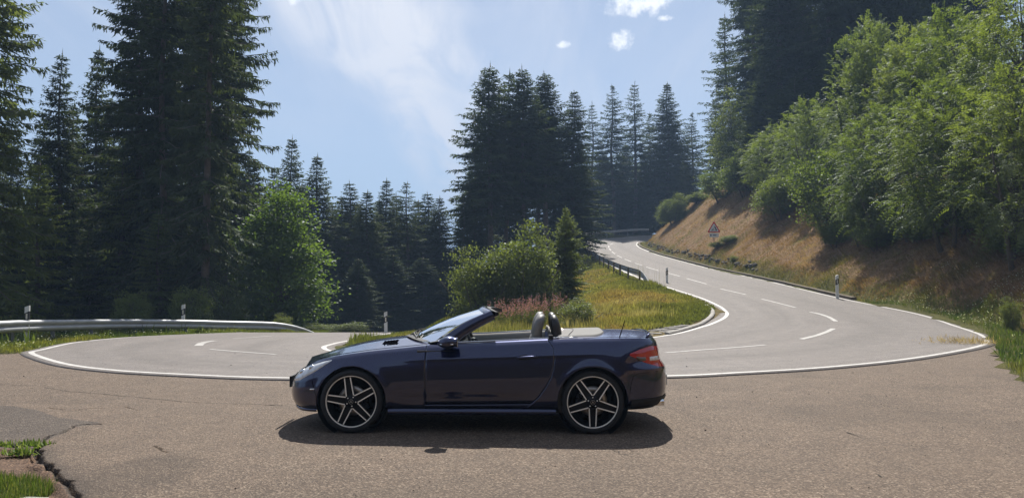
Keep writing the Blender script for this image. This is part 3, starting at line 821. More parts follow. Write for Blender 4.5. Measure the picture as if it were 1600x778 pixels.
# --- hillside on the right
G_R = 'spruces on the hillside above the shrubs'
sprc('open2', 1138, 96, 20, 46, 'spiky open spruce with upswept branches at the edge of the hillside wood', G_R)
sprc('open2', 1118, 100, 150, 34, 'small spiky spruce below the edge of the hillside wood', G_R)
sprc('curtain', 1176, 86, -150, 52, 'tall drooping spruce second from the edge of the hillside wood', G_R)
for i, (px, d, yt) in enumerate([(1212, 72, -190), (1250, 78, -170), (1288, 68, -230), (1330, 74, -190), (1368, 66, -250), (1410, 70, -220), (1452, 64, -240), (1490, 72, -140), (1530, 70, -120), (1230, 90, -60), (1310, 92, -80), (1390, 88, -90), (1200, 84, 60), (1270, 82, 40), (1350, 84, 20), (1195, 70, 110), (1430, 84, -40), (1240, 66, 120), (1310, 64, 60)]):
    sprc(('dense', 'dense2', 'curtain')[i % 3], px, d, yt, 52, 'dark spruce in the crowded wood above the green shrubs', 'crowded wood above the green shrubs')
# --- young spruce on the island
x, y, zt = by_px(884, 33, 324)
put('young', 'young_spruce', x, y, zt, 1.25, 0.4, label='small young spruce beside the leafy bush on the grass island', cat='tree')

# ---------------------------------------------------------------- broadleaf trees and shrubs
def broadleaf(seed, H, Rr, base, clumps, per, leaf, mat_, bark, style='round', upright=0.0, lobes=None, stems=1):
    """limbs with leaf clumps spread through an uneven crown"""
    rg = np.random.default_rng(seed)
    lobes = lobes or [((0, 0, H * 0.58), (Rr, Rr, H * 0.42))]
    cen = []
    vol = np.array([l[1][0] * l[1][1] * l[1][2] for l in lobes]); vol = vol / vol.sum()
    for k in range(clumps):
        l = lobes[rg.choice(len(lobes), p=vol)]
        v = norm(rg.normal(0, 1, 3)); r = rg.random() ** (1 / 2.1)
        r = 0.45 + 0.55 * r
        c = np.array(l[0]) + v * np.array(l[1]) * r * rg.uniform(0.9, 1.1)
        if c[2] < base * H:
            c[2] = base * H + rg.random() * 0.3
        cen.append(c)
    cen = np.array(cen)
    wood = MB()
    for s in range(stems):
        a = 6.28 * s / stems + rg.random(); off = 0.0 if stems == 1 else 0.35
        tz = H * (0.72 if stems == 1 else 0.55)
        pts = [(off * math.cos(a), off * math.sin(a), -0.5)]
        for k in range(1, 6):
            pts.append((off * math.cos(a) * (1 + k * 0.9) + rg.normal(0, 0.05 * H * 0.1), off * math.sin(a) * (1 + k * 0.9) + rg.normal(0, 0.05 * H * 0.1), tz * k / 5))
        r0 = 0.018 * H / math.sqrt(stems) + 0.015
        wood.tube(pts, [r0 * (1.25 - 0.2 * k) if k < 6 else r0 * .1 for k in range(6)], 7)
    limbs = MB()
    for c in cen[:: max(1, clumps // 70)]:
        zs = np.clip(c[2] - 0.45 * np.hypot(c[0], c[1]) - 0.2, 0.1 * H, 0.7 * H)
        p0 = np.array([0, 0, zs]); pm = (p0 + c) / 2 + np.array([0, 0, 0.08 * H * rg.random()])
        limbs.tube([tuple(p0), tuple(pm), tuple(c)], [0.010 * H * 0.5 + .01, 0.012 + .002 * H * .5, 0.006], 4, cap=False)
    B, T, S, W = [], [], [], []
    ctr = np.array([0, 0, H * 0.5])
    for c in cen:
        cr_ = rg.uniform(0.65, 1.35)
        n = int(per * cr_)
        out_ = norm((c - ctr) * np.array([1, 1, 0.7]))
        if style == 'round':
            q = rg.normal(0, 1, (n, 3)) * np.array([1, 1, 0.42]) * leaf * 2.5 * cr_ + np.array([0, 0, 1]) * 0
            b = c + q
            dv = norm(rg.normal(0, 1, (n, 3)) * np.array([1, 1, .55]) + out_ * 0.7 + np.array([0, 0, -0.1]))
            ln = leaf * rg.uniform(0.7, 1.3, n); w = ln * rg.uniform(0.65, 0.95, n)
            B.append(b); T.append(b + dv * ln[:, None]); S.append(norm(np.cross(dv, np.array([0, 0, 1.0])[None] + rg.normal(0, 0.8, (n, 3))))); W.append(w)
        else:
            ns = max(2, n // 13)
            for k in range(ns):                                       # a spray: arching stalk with paired leaflets
                d0 = norm(out_ * 0.9 + rg.normal(0, 0.55, 3) + np.array([0, 0, upright]))
                L = leaf * rg.uniform(5.5, 9.0); o = c + rg.normal(0, 1, 3) * leaf * 2.2
                s = np.linspace(0.12, 1.0, 7)
                p = o + d0 * (L * s)[:, None] + np.array([0, 0, -1.0]) * (0.45 * L * s ** 2)[:, None]
                tang = norm(d0[None] + np.array([0, 0, -1.0])[None] * (0.9 * s)[:, None])
                lat = norm(np.cross(tang, np.array([0, 0, 1.0])[None] + rg.normal(0, 0.25, 3)))
                for sg in (-1, 1):
                    dv = norm(lat * sg + tang * 0.55 + np.array([0, 0, -0.25]) + rg.normal(0, 0.12, (7, 3)))
                    ln = leaf * rg.uniform(1.3, 1.9, 7) * (1.15 - 0.5 * s)
                    B.append(p); T.append(p + dv * ln[:, None]); S.append(norm(np.cross(dv, np.cross(lat, tang) + rg.normal(0, .3, 3)))); W.append(ln * 0.36)
    V, F = kites(np.concatenate(B), np.concatenate(T), np.concatenate(S), np.concatenate(W), -0.01)
    cm = np_mesh('crown', V, F); cm.materials.append(mat_)
    tm = wood.mesh('trunk', True); tm.materials.append(bark)
    lm = limbs.mesh('limbs'); lm.materials.append(bark)
    return dict(H=H, R=Rr, parts=[('trunk', tm), ('crown', cm), ('limbs', lm)], n=len(F))
BL = {
    'maple': broadleaf(21, 9.5, 2.6, 0.10, 250, 84, 0.17, M_MAPLE, M_BARK2, lobes=[((0, 0, 4.2), (2.5, 2.4, 3.2)), ((-.3, 0, 7.0), (1.5, 1.6, 2.2)), ((.9, .2, 5.6), (1.4, 1.5, 2.0)), ((-1.2, -.3, 3.0), (1.6, 1.5, 2.2)), ((.2, 0, 8.6), (.7, .7, 1.0))]),
    'bush': broadleaf(22, 3.4, 1.9, 0.04, 330, 70, 0.095, M_SHRUB2, M_BARK2, stems=4, lobes=[((-.2, -.5, .7), (1.5, .9, .75)), ((.9, -.3, .7), (1.0, .9, .75)), ((-1.2, 0, .7), (.9, .9, .7)), ((0, 0, 1.6), (1.6, 1.3, 1.3)), ((-.9, .1, 1.3), (1.0, 1.0, 1.1)), ((.5, 0, 2.4), (.9, .9, .95)), ((1.1, 0, 1.4), (.9, .9, 1.1))]),
    'bush2': broadleaf(23, 2.6, 1.5, 0.04, 150, 62, 0.09, M_SHRUB2, M_BARK2, stems=4, lobes=[((0, -.2, .6), (1.4, 1.1, .6)), ((0, 0, 1.2), (1.3, 1.1, 1.0)), ((-.6, .1, 1.7), (.7, .7, .8)), ((.6, 0, 1.5), (.7, .7, .8))]),
    'pinnate': broadleaf(24, 7.0, 2.8, 0.05, 300, 124, 0.082, M_SHRUB, M_BARK2, 'spray', 0.35, [((0, 0, 3.4), (2.5, 2.4, 2.7)), ((-.8, 0, 5.2), (1.4, 1.4, 1.6)), ((1.0, .2, 4.8), (1.5, 1.4, 1.7)), ((0.3, -1.0, 2.2), (1.8, 1.6, 1.8)), ((-1.5, -.4, 2.6), (1.3, 1.3, 1.7))], 3),
    'feather': broadleaf(25, 8.0, 2.6, 0.05, 310, 124, 0.080, M_WILLOW, M_BARK2, 'spray', 0.9, [((0, 0, 4.0), (2.2, 2.2, 3.3)), ((-.5, 0, 6.4), (1.1, 1.1, 1.6)), ((.9, .2, 5.6), (1.2, 1.3, 1.9)), ((-1.3, -.2, 3.8), (1.2, 1.2, 1.9)), ((1.4, -.5, 3.0), (1.2, 1.2, 1.7))], 3),
    'hazel': broadleaf(26, 5.0, 2.3, 0.03, 210, 74, 0.12, M_SHRUB, M_BARK2, stems=4, lobes=[((0, 0, 2.4), (2.0, 1.9, 2.0)), ((-.9, 0, 3.4), (1.1, 1.1, 1.3)), ((.9, .1, 3.2), (1.2, 1.2, 1.5)), ((.2, -.9, 1.7), (1.6, 1.3, 1.4))]),
    'birch': broadleaf(27, 10.0, 1.6, 0.06, 210, 64, 0.12, M_SHRUB2, M_BIRCH, lobes=[((0, 0, 3.2), (1.5, 1.5, 2.6)), ((.1, 0, 5.8), (1.15, 1.1, 2.3)), ((-.1, 0, 8.2), (.65, .65, 1.8))]),
}
def leafy(kind, name, px, d, ytop, rad_px, label, group=None, cat='shrub', z0=None):
    x, y, zt = by_px(px, d, ytop)
    return put(kind, name, x, y, zt, rad_px * d / F_PX, rgT.random() * 6.28, z0, label, group, cat, BL)
leafy('maple', 'maple_tree', 440, 36.5, 288, 78, 'rounded bright green maple standing behind the end of the guardrail', None, 'tree')
for _px, _d, _yt, _r, _l in ((300, 31, 440, 34, 'low sunlit shrub behind the guardrail at the foot of the tallest stand'), (208, 29.5, 446, 30, 'small sunlit shrub behind the guardrail in front of the low spruces'), (352, 33, 432, 34, 'sunlit shrub between the tallest stand and the maple')):
    leafy('hazel', 'shrub', _px, _d, _yt, _r, _l, 'shrubs behind the guardrail')
leafy('bush', 'leafy_bush', 812, 30.5, 352, 66, 'large leafy green bush on the grass island behind the car', 'bushes on the grass island')
leafy('bush2', 'leafy_bush', 750, 30, 378, 50, 'lower spreading bush beside the large one, above the windscreen', 'bushes on the grass island')
leafy('bush2', 'leafy_bush', 858, 33, 366, 36, 'narrow bush between the large bush and the young spruce', 'bushes on the grass island')
leafy('birch', 'birch_tree', 1140, 78, 136, 30, 'slender pale green birch standing before the dark hillside wood', None, 'tree')
G_S = 'shrubs and small trees crowding the bank'
leafy('bush', 'shrub', 1052, 88, 304, 24, 'small bright shrub at the top of the dry bank, nearest the upper bend', G_S)
leafy('bush', 'shrub', 1092, 88, 302, 26, 'rounded pale shrub on top of the dry bank beyond the warning sign', G_S)
leafy('hazel', 'shrub', 1126, 78, 262, 34, 'shrub above the warning sign below the birch', G_S)
leafy('hazel', 'shrub', 1168, 71, 236, 46, 'rounded shrub just beyond the warning sign at the foot of the birch', G_S)
leafy('pinnate', 'shrub', 1212, 61, 192, 58, 'mid green shrub between the sign end and the feathery tree', G_S)
leafy('pinnate', 'shrub', 1268, 53, 148, 66, 'broad shrub tree left of the tall feathery one', G_S)
leafy('feather', 'feathery_tree', 1346, 44.5, 22, 74, 'tall feathery pale green tree standing out against the dark wood', G_S, 'tree')
leafy('feather', 'feathery_tree', 1420, 40, 30, 78, 'feathery tree second tallest on the bank', G_S, 'tree')
leafy('pinnate', 'shrub', 1494, 36, 0, 100, 'large pinnate leaved tree near the upper corner of the bank', G_S, 'tree')
leafy('pinnate', 'shrub', 1590, 31, -60, 104, 'largest pinnate leaved tree at the very edge of the picture', G_S, 'tree')
leafy('hazel', 'shrub', 1300, 43.5, 215, 66, 'low rounded shrub above the roadside marker post', G_S)
leafy('pinnate', 'shrub', 1380, 37.5, 150, 88, 'leafy shrub overhanging the shaded bank, third from the picture edge', G_S)
leafy('pinnate', 'shrub', 1480, 31.5, 110, 104, 'leafy shrub overhanging the shaded bank, second from the picture edge', G_S)
leafy('pinnate', 'shrub', 1580, 27, 90, 108, 'leafy shrub overhanging the shaded bank, nearest to the verge', G_S)
leafy('hazel', 'shrub', 1425, 35.0, 270, 56, 'dark low shrub at the foot of the overhanging ones', G_S)
leafy('hazel', 'shrub', 1530, 30.6, 270, 66, 'dark low shrub in deepest shade near the verge', G_S)
leafy('hazel', 'shrub', 1222, 56, 270, 44, 'low shrub at the lower edge of the thicket beside the sign', G_S)
leafy('hazel', 'shrub', 1348, 39.5, 285, 46, 'low shrub at the thicket edge above the roadside marker post', G_S)
print('TRIS spruce', {k: v['n'] * 2 for k, v in SP.items()}, 'leaf', {k: v['n'] * 2 for k, v in BL.items()})
# ================================================================ the car (front towards -X, near side -Y)
CAR_X, CAR_Y, CAR_YAW = -0.388, 8.64, R(-1.2)
def car_paint():
    m, nt, out = mat('navy_metallic_paint')
    vec = nd(nt, 'ShaderNodeTexCoord').outputs['Object']
    fl = noise(nt, 900, 2, 0.5, vec)
    c = ramp(nt, fl, [(0.3, (0.0020, 0.0058, 0.037)), (0.7, (0.005, 0.013, 0.078))])
    dust = noise(nt, 7, 5, 0.65, vec)
    r_ = nd(nt, 'ShaderNodeMapRange', {0: dust, 1: 0.3, 2: 0.75, 3: 0.03, 4: 0.075}).outputs[0]
    orange = noise(nt, 160, 2, 0.5, vec)
    bsdf(nt, out, {'Base Color': c, 'Metallic': 0.9, 'Roughness': 0.36, 'Coat Weight': 1.0, 'Coat Roughness': r_, 'Coat IOR': 1.7,
                   'Coat Normal': bump(nt, orange, 0.02, 0.001)})
    return m
M_CAR = car_paint()
M_BLACK = simple('black_plastic', (0.012, 0.012, 0.013), 0.55, 0, 0.2, 20, **{'Specular IOR Level': 0.25})
M_TYRE = simple('tyre_rubber', (0.014, 0.014, 0.015), 0.8, 0, 0.25, 30, 0.2, 60)
M_RIMB = simple('black_rim_paint', (0.005, 0.005, 0.006), 0.5, 0, 0.1, 10, **{'Specular IOR Level': 0.25})
M_SILVER = simple('machined_alloy', (0.95, 0.89, 0.80), 0.42, 0.12, 0.04, 30)
M_CHROME = simple('chrome', (0.75, 0.75, 0.76), 0.10, 1.0, 0.03, 10)
M_DISC = simple('brake_disc_steel', (0.40, 0.36, 0.32), 0.42, 1.0, 0.25, 14)
M_LEATHER = simple('pale_grey_leather', (0.18, 0.175, 0.17), 0.55, 0, 0.08, 12, 0.15, 120)
M_LEATHB = simple('black_leather', (0.020, 0.020, 0.022), 0.45, 0, 0.1, 14, 0.15, 120)
M_TRIM = simple('grey_soft_trim', (0.21, 0.20, 0.185), 0.7, 0, 0.06, 10, 0.1, 200)
M_REDL = simple('red_lamp_glass', (0.42, 0.008, 0.012), 0.08, 0, 0.2, 8, **{'Coat Weight': 1.0})
M_CLEARL = simple('clear_lamp_glass', (0.72, 0.73, 0.74), 0.15, 0.0, 0.25, 26, **{'Coat Weight': 1.0})
M_SMOKE = simple('smoked_lamp_glass', (0.10, 0.07, 0.06), 0.08, 0, 0.2, 26, **{'Coat Weight': 1.0})
M_PLATE = simple('number_plate_white', (0.7, 0.7, 0.68), 0.4)
def glass_mat():
    m, nt, out = mat('windscreen_glass')
    t = nd(nt, 'ShaderNodeBsdfTransparent', {0: (0.72, 0.80, 0.80, 1)}); g = nd(nt, 'ShaderNodeBsdfGlossy', {0: (1, 1, 1, 1), 'Roughness': 0.015})
    fr = nd(nt, 'ShaderNodeFresnel', {0: 1.5})
    n = noise(nt, 5, 4); f2 = nd(nt, 'ShaderNodeMath', {0: fr.outputs[0], 1: nd(nt, 'ShaderNodeMapRange', {0: n, 1: 0, 2: 1, 3: 0.0, 4: 0.04}).outputs[0]}, operation='ADD', use_clamp=True)
    mx = nd(nt, 'ShaderNodeMixShader', {0: f2.outputs[0], 1: t.outputs[0], 2: g.outputs[0]})
    nt.links.new(mx.outputs[0], out.inputs[0])
    return m
M_GLASS = glass_mat()

car = tag(empty('convertible_car', (CAR_X, CAR_Y, 0.0), CAR_YAW), 'dark navy open-top two-seat convertible parked side-on on the lay-by', 'car')
AX = 1.215; WZ = 0.315; ARCH = 0.352
PLAN = np.array([(-2.00, 0), (-1.985, .24), (-1.94, .47), (-1.85, .645), (-1.70, .775), (-1.48, .852), (-1.2, .880), (-.8, .868), (-.3, .866), (.3, .868), (.8, .880),
                 (1.2, .897), (1.48, .882), (1.70, .838), (1.86, .760), (1.965, .63), (2.03, .40), (2.05, 0)])
def pc(tab):
    t = np.array(tab, float)
    q = cr(t, 400)
    o = np.argsort(q[:, 0])
    return lambda x: np.interp(x, q[o, 0], q[o, 1])
z_top = pc([(-2.05, .575), (-1.97, .605), (-1.86, .645), (-1.70, .695), (-1.45, .752), (-1.1, .802), (-.7, .843), (-.40, .872), (0, .888), (.4, .908), (.75, .926), (1.0, .936), (1.4, .945), (1.7, .945), (1.9, .935), (2.05, .925)])
z_bot = pc([(-2.05, .225), (-1.8, .205), (-1.5, .21), (-1.0, .205), (0, .205), (1.0, .215), (1.5, .24), (1.8, .255), (2.05, .265)])
z_mid = pc([(-2.05, .585), (-1.97, .635), (-1.86, .680), (-1.70, .730), (-1.45, .795), (-1.1, .866), (-.7, .914), (-.5, .926), (-.3, .928), (.8, .958), (1.0, .972), (1.3, .986), (1.6, .988), (1.8, .980), (1.93, .965), (2.05, .93)])
FL = np.array([0, .05, .14, .28, .44, .56, .66, .75, .83, .90, .955, 1.0])
IN_F = np.array([.085, .045, .018, .003, .000, .006, .014, .030, .052, .078, .105, .140])
IN_M = np.array([.085, .040, .014, .006, .000, .003, .007, .018, .036, .058, .082, .118])
IN_R = np.array([.095, .045, .012, .000, .000, .010, .052, .066, .076, .088, .104, .130])
def body_pt(s, f, push=0.0):
    """s: 0..1 round the near-side outline nose to tail, f: 0..1 sill to shoulder -> (x, a, z)"""
    p = cr_eval(s); q = cr_eval(min(1, s + 1e-3)) - cr_eval(max(0, s - 1e-3))
    nrm = np.array([-q[1], q[0]]); nrm = nrm / (np.linalg.norm(nrm) + 1e-9)      # outwards
    nrm = np.array([q[1] * -1, q[0]]) / (np.linalg.norm(q) + 1e-9)
    x = p[0]
    wf = 1 - sstep(-1.9, -1.35, x); wr = sstep(1.45, 1.86, x)
    ins = np.interp(f, FL_D, INF_D) * wf + np.interp(f, FL_D, INR_D) * wr + np.interp(f, FL_D, INM_D) * (1 - wf - wr)
    zb, zt = z_bot(x), z_top(x)
    z = zb + f * (zt - zb)
    o = p + nrm * (push - ins)
    # wheel-arch flare
    for c in (-AX, AX):
        r = math.hypot(x - c, z - WZ)
        o = o + nrm * 0.016 * math.exp(-((r - ARCH) / 0.045) ** 2) * (1 if z > 0.25 else 0.3)
    # dip behind the front wheel and along the lower door
    o = o - nrm * 0.010 * math.exp(-((z - 0.335) / 0.06) ** 2) * sstep(-.85, -.6, x) * (1 - sstep(.5, .75, x))
    # shoulder crease rising towards the tail
    zc = 0.735 + 0.035 * (x + 0.5)
    o = o + nrm * 0.009 * math.exp(-((z - zc) / 0.017) ** 2) * sstep(-.9, -.4, x) * (1 - sstep(1.0, 1.5, x))
    if o[1] < 0:
        o[1] = 0
    return np.array([o[0], o[1], z])
_PD = cr(PLAN, 900)
_PL = np.concatenate([[0], np.cumsum(np.linalg.norm(np.diff(_PD, axis=0), axis=1))]); _PL /= _PL[-1]
def cr_eval(s):
    return np.array([np.interp(s, _PL, _PD[:, 0]), np.interp(s, _PL, _PD[:, 1])])
def s_of_x(x):
    return float(np.interp(x, _PD[:, 0], _PL))
_fd = cr(np.stack([FL, IN_F, IN_M, IN_R], axis=1), 120)
FL_D, INF_D, INM_D, INR_D = _fd[:, 0], _fd[:, 1], _fd[:, 2], _fd[:, 3]
DF, GAP = -0.47, 0.0022
door_rear = lambda z: float(np.interp(z, [.26, .30, .37, .48, .56, .64, .74, .85, .94], [.55, .60, .675, .755, .795, .82, .832, .82, .76]))
DRB = 0.832
S_ = {}
def col_x(xb, z):
    """outline position with the door's curved rear edge folded in"""
    xr = door_rear(z)
    if DF <= xb <= DRB:
        return DF + (xb - DF) * (xr - DF) / (DRB - DF)
    if DRB < xb < 1.55:
        return xr + (xb - DRB) * (1.55 - xr) / (1.55 - DRB)
    return xb
NF = 46
fs_ = np.concatenate([np.linspace(0, .2, 9)[:-1], np.linspace(.2, 1, NF - 8)])
KS = int(np.argmin(np.abs(fs_ - 0.115)))
fs_[KS] = 0.115; fs_[KS + 1] = 0.115 + 0.0055
def s_cols():
    c = [np.linspace(0, s_of_x(-1.6), 26)[:-1], [s_of_x(x) for x in np.arange(-1.6, DF - 0.01, 0.0165)], [s_of_x(DF - GAP)], [s_of_x(DF + GAP)],
         [s_of_x(x) for x in np.arange(DF + 0.025, DRB - 0.01, 0.028)], [s_of_x(DRB - GAP)], [s_of_x(DRB + GAP)],
         [s_of_x(x) for x in np.arange(DRB + 0.0165, 1.62, 0.0165)], np.linspace(s_of_x(1.63), 1, 28)]
    return np.concatenate(c)
SCOL = s_cols()
XB = np.array([cr_eval(s)[0] for s in SCOL])
iA = int(np.argmin(np.abs(SCOL - s_of_x(DF - GAP)))); iB = iA + 1
iC = int(np.argmin(np.abs(SCOL - s_of_x(DRB - GAP)))); iD = iC + 1
SIDE = np.zeros((len(SCOL), NF, 3))
for i, s in enumerate(SCOL):
    xb = XB[i]
    for k, f in enumerate(fs_):
        if -0.6 < xb < 1.56:
            z = z_bot(xb) + f * (z_top(xb) - z_bot(xb))
            SIDE[i, k] = body_pt(s_of_x(col_x(xb, z)), f)
        else:
            SIDE[i, k] = body_pt(s, f)
def snap_arch(P):
    for i in range(P.shape[0]):
        for k in range(P.shape[1]):
            x, a, z = P[i, k]
            for c in (-AX, AX):
                r = math.hypot(x - c, z - WZ)
                if r < ARCH:
                    S_[(i, k)] = c
    return P
snap_arch(SIDE)
def arch_in(i, k):
    return (i, k) in S_
def emit(mb, i0, i1, k0, k1, sy, rim=(0, 0, 0, 0), depth=0.022):
    """side faces for columns i0..i1, rows k0..k1, on side sy (-1 near, +1 far); arches cut round, open edges turned in"""
    vid = {}
    def V(i, k):
        if (i, k) in vid:
            return vid[(i, k)]
        x, a, z = SIDE[i, k]
        if (i, k) in S_:
            c = S_[(i, k)]; r = math.hypot(x - c, z - WZ) + 1e-9
            x, z = c + (x - c) / r * ARCH, WZ + (z - WZ) / r * ARCH
        mb.v.append((x, sy * a, z)); vid[(i, k)] = len(mb.v) - 1
        return vid[(i, k)]
    def quad(q):
        mb.f.append(tuple(q) if sy < 0 else tuple(q[::-1])); mb.mi.append(0)
    border = {}
    for i in range(i0, i1):
        for k in range(k0, k1):
            c4_ = [(i, k), (i + 1, k), (i + 1, k + 1), (i, k + 1)]
            if all(arch_in(*c) for c in c4_):
                continue
            quad([V(*c) for c in c4_])
            for e in range(4):
                a, b = c4_[e], c4_[(e + 1) % 4]
                border[(a, b)] = border.get((a, b), 0) + 1
    inner = {}
    def VI(c):
        if c not in inner:
            x, y, z = mb.v[V(*c)]
            mb.v.append((x, y - sy * depth * (2.2 if c in S_ else 1), z)); inner[c] = len(mb.v) - 1
        return inner[c]
    for (a, b) in list(border):
        if (b, a) in border:
            continue
        ins_arch = a in S_ and b in S_
        left, right, bot, top = a[0] == b[0] == i0, a[0] == b[0] == i1, a[1] == b[1] == k0, a[1] == b[1] == k1
        if ins_arch or (left and rim[0]) or (right and rim[1]) or (bot and rim[2]) or (top and rim[3]):
            quad([V(*b), V(*a), VI(a), VI(b)])
last = len(SCOL) - 1
body = MB()
WB_C, WB_E, WA = -0.72, -0.36, 0.70           # windscreen foot: centre x, side x, half width
def a_foot(x):
    return WA * math.sqrt(max(0, (x - WB_C) / (WB_E - WB_C))) if x > WB_C else 0.0
def deck_z(x, a, ae, ze):
    t = min(1, max(0, a / max(ae, 1e-4)))
    zc = float(z_mid(x))
    # crowned across, rolling over into the shoulder
    zz_ = zc + (ze - zc) * t ** 1.9
    if x < -0.5:                                  # power bulge down the bonnet
        zz_ += 0.012 * math.exp(-((a - 0.27) / 0.16) ** 2) * sstep(-1.9, -1.5, x)
    return zz_
hood, boot, dash = MB(), MB(), MB()
for sy in (-1, 1):
    emit(body, 0, iA, 0, NF - 1, sy, (0, 1, 0, 0))
    emit(body, iD, last, 0, NF - 1, sy, (1, 0, 0, 0))
    emit(body, iA, iD, 0, KS, sy, (0, 0, 0, 1))
    # bonnet and wing tops
    NT = 22
    def rows(i0, i1, zone):
        out_ = []
        for i in range(i0, i1 + 1):
            x, ae, ze = SIDE[i, NF - 1]
            if zone == 'dash':
                out_.append([(x, sy * a, deck_z(x, a, ae, ze)) for a in np.linspace(a_foot(x), 0, 8)])
            else:
                af = a_foot(x) if zone == 'hood' else 0.0
                out_.append([(x, sy * a, deck_z(x, a, ae, ze)) for a in ae + (af - ae) * np.linspace(0, 1, NT) ** 1.25])
        return out_
    iE = int(np.argmin(np.abs(XB - WB_E)))
    iH = int(np.argmin(np.abs(SIDE[:, NF - 1, 0] - WB_C)))
    body.grid(rows(0, iA, 'hood'), flip=sy > 0)
    dash.grid(rows(iH, iA, 'dash'), flip=sy > 0)
    i9 = int(np.argmin(np.abs(SIDE[:, NF - 1, 0] - 0.90)))
    body.grid(rows(i9, last, 'deck'), flip=sy > 0)
    # quarter top between the door and the deck, beside the seats
    body.grid([[tuple(SIDE[i, NF - 1] * np.array([1, sy, 1])), (SIDE[i, NF - 1, 0], sy * (SIDE[i, NF - 1, 1] - .07), SIDE[i, NF - 1, 2] + .012), (SIDE[i, NF - 1, 0], sy * (SIDE[i, NF - 1, 1] - .09), SIDE[i, NF - 1, 2] - .12)] for i in range(iD, i9 + 1)], flip=sy > 0)
    # wing strip beside the windscreen foot
    d_ = MB()
    emit(d_, iB, iC, KS + 1, NF - 1, sy, (1, 1, 1, 0))
    d_.grid([[tuple(SIDE[i, NF - 1] * np.array([1, sy, 1])), (SIDE[i, NF - 1, 0], sy * (SIDE[i, NF - 1, 1] - .035), SIDE[i, NF - 1, 2] + .012), (SIDE[i, NF - 1, 0], sy * (SIDE[i, NF - 1, 1] - .075), SIDE[i, NF - 1, 2] + .010)] for i in range(iB, iC + 1)], flip=sy > 0)
    door = d_.build('door', M_CAR, car, True)
    # inner door panel with a pale padded top
    pn = MB()
    pr = []
    for i in range(iB, iC + 1):
        x, a, z = SIDE[i, NF - 1]
        pr.append([(x, sy * (a - .072), z + .009), (x, sy * (a - .10), z + .004), (x, sy * (a - .125), z - .05), (x, sy * (a - .13), z - .16), (x, sy * (a - .16), z - .19), (x, sy * (a - .14), z - .5)])
    pn.grid(pr, flip=sy > 0)
    pn.build('door_panel', M_TRIM, door, True)
    # handle
    hz = 0.762; hx = 0.555
    h_ = MB()
    pts = []
    for t in np.linspace(-1, 1, 9):
        xx = hx + t * 0.105; ff = (hz + 0.006 * t - z_bot(xx)) / (z_top(xx) - z_bot(xx))
        b = body_pt(s_of_x(xx), ff, 0.004 + 0.026 * (1 - t ** 4))
        pts.append((b[0], sy * b[1], b[2]))
    h_.tube(pts, [.007, .011, .013, .014, .014, .014, .013, .011, .007], 8)
    h_.build('handle', M_CAR, door, True)
    rc = MB()
    rc.grid([[(lambda b: (b[0], sy * b[1], b[2]))(body_pt(s_of_x(hx - .03 + t * 0.06), (hz - .004 + u * .026 * math.sqrt(max(0, 1 - t * t)) - z_bot(hx)) / (z_top(hx) - z_bot(hx)), 0.0015)) for u in np.linspace(-1, 1, 5)] for t in np.linspace(-1, 1, 9)], flip=sy > 0)
    rc.build('handle_recess', M_BLACK, door, True)
    # sill blade
    sb = MB()
    sb.grid([[(x, sy * (.868 - .05), .175), (x, sy * .868, .19), (x, sy * .872, .225), (x, sy * .846, .243)] for x in np.linspace(-AX + .37, AX - .37, 24)], flip=sy > 0)
    sb.build('sill_blade', M_CAR, car, True)
bo = body.build('body', M_CAR, car, True)
db = dash.build('dashboard', M_LEATHB, car, True)
# seams drawn as thin near-black tubes: bonnet shut line, boot shut line, bumper joints
M_SEAM = simple('panel_gap', (0.002, 0.002, 0.003), 0.9, **{'Specular IOR Level': 0.0})
def seam(pts, r=0.0028, name='panel_gap'):
    g = MB(); g.tube([tuple(p) for p in pts], r, 5); g.build(name, M_SEAM, bo)
for sy in (-1, 1):
    L = []
    for x in np.linspace(-1.62, -0.48, 30):
        i = int(np.argmin(np.abs(SIDE[:, NF - 1, 0] - x))); ae, ze = SIDE[i, NF - 1, 1], SIDE[i, NF - 1, 2]
        a = ae - 0.065 - 0.03 * sstep(-1.2, -1.6, x); xx = SIDE[i, NF - 1, 0]
        L.append((xx, sy * a, deck_z(xx, a, ae, ze) + 0.0005))
    seam(L)
    L = []
    for x in np.linspace(1.12, 1.88, 24):
        i = int(np.argmin(np.abs(SIDE[:, NF - 1, 0] - x))); ae, ze = SIDE[i, NF - 1, 1], SIDE[i, NF - 1, 2]
        a = ae - 0.06 + 0.04 * sstep(1.3, 1.12, x); xx = SIDE[i, NF - 1, 0]
        L.append((xx, sy * a, deck_z(xx, a, ae, ze) + 0.0005))
    seam(L)
    seam([(lambda b: (b[0], sy * b[1], b[2]))(body_pt(s_of_x(x), (z - z_bot(x)) / (z_top(x) - z_bot(x)), 0.0004)) for x, z in [(1.585, .40), (1.60, .50), (1.625, .575), (1.68, .60), (1.78, .605), (1.88, .61), (1.95, .612)]])
    seam([(lambda b: (b[0], sy * b[1], b[2]))(body_pt(s_of_x(x), (z - z_bot(x)) / (z_top(x) - z_bot(x)), 0.0004)) for x, z in [(-1.575, .36), (-1.60, .42), (-1.63, .50), (-1.62, .58)]])
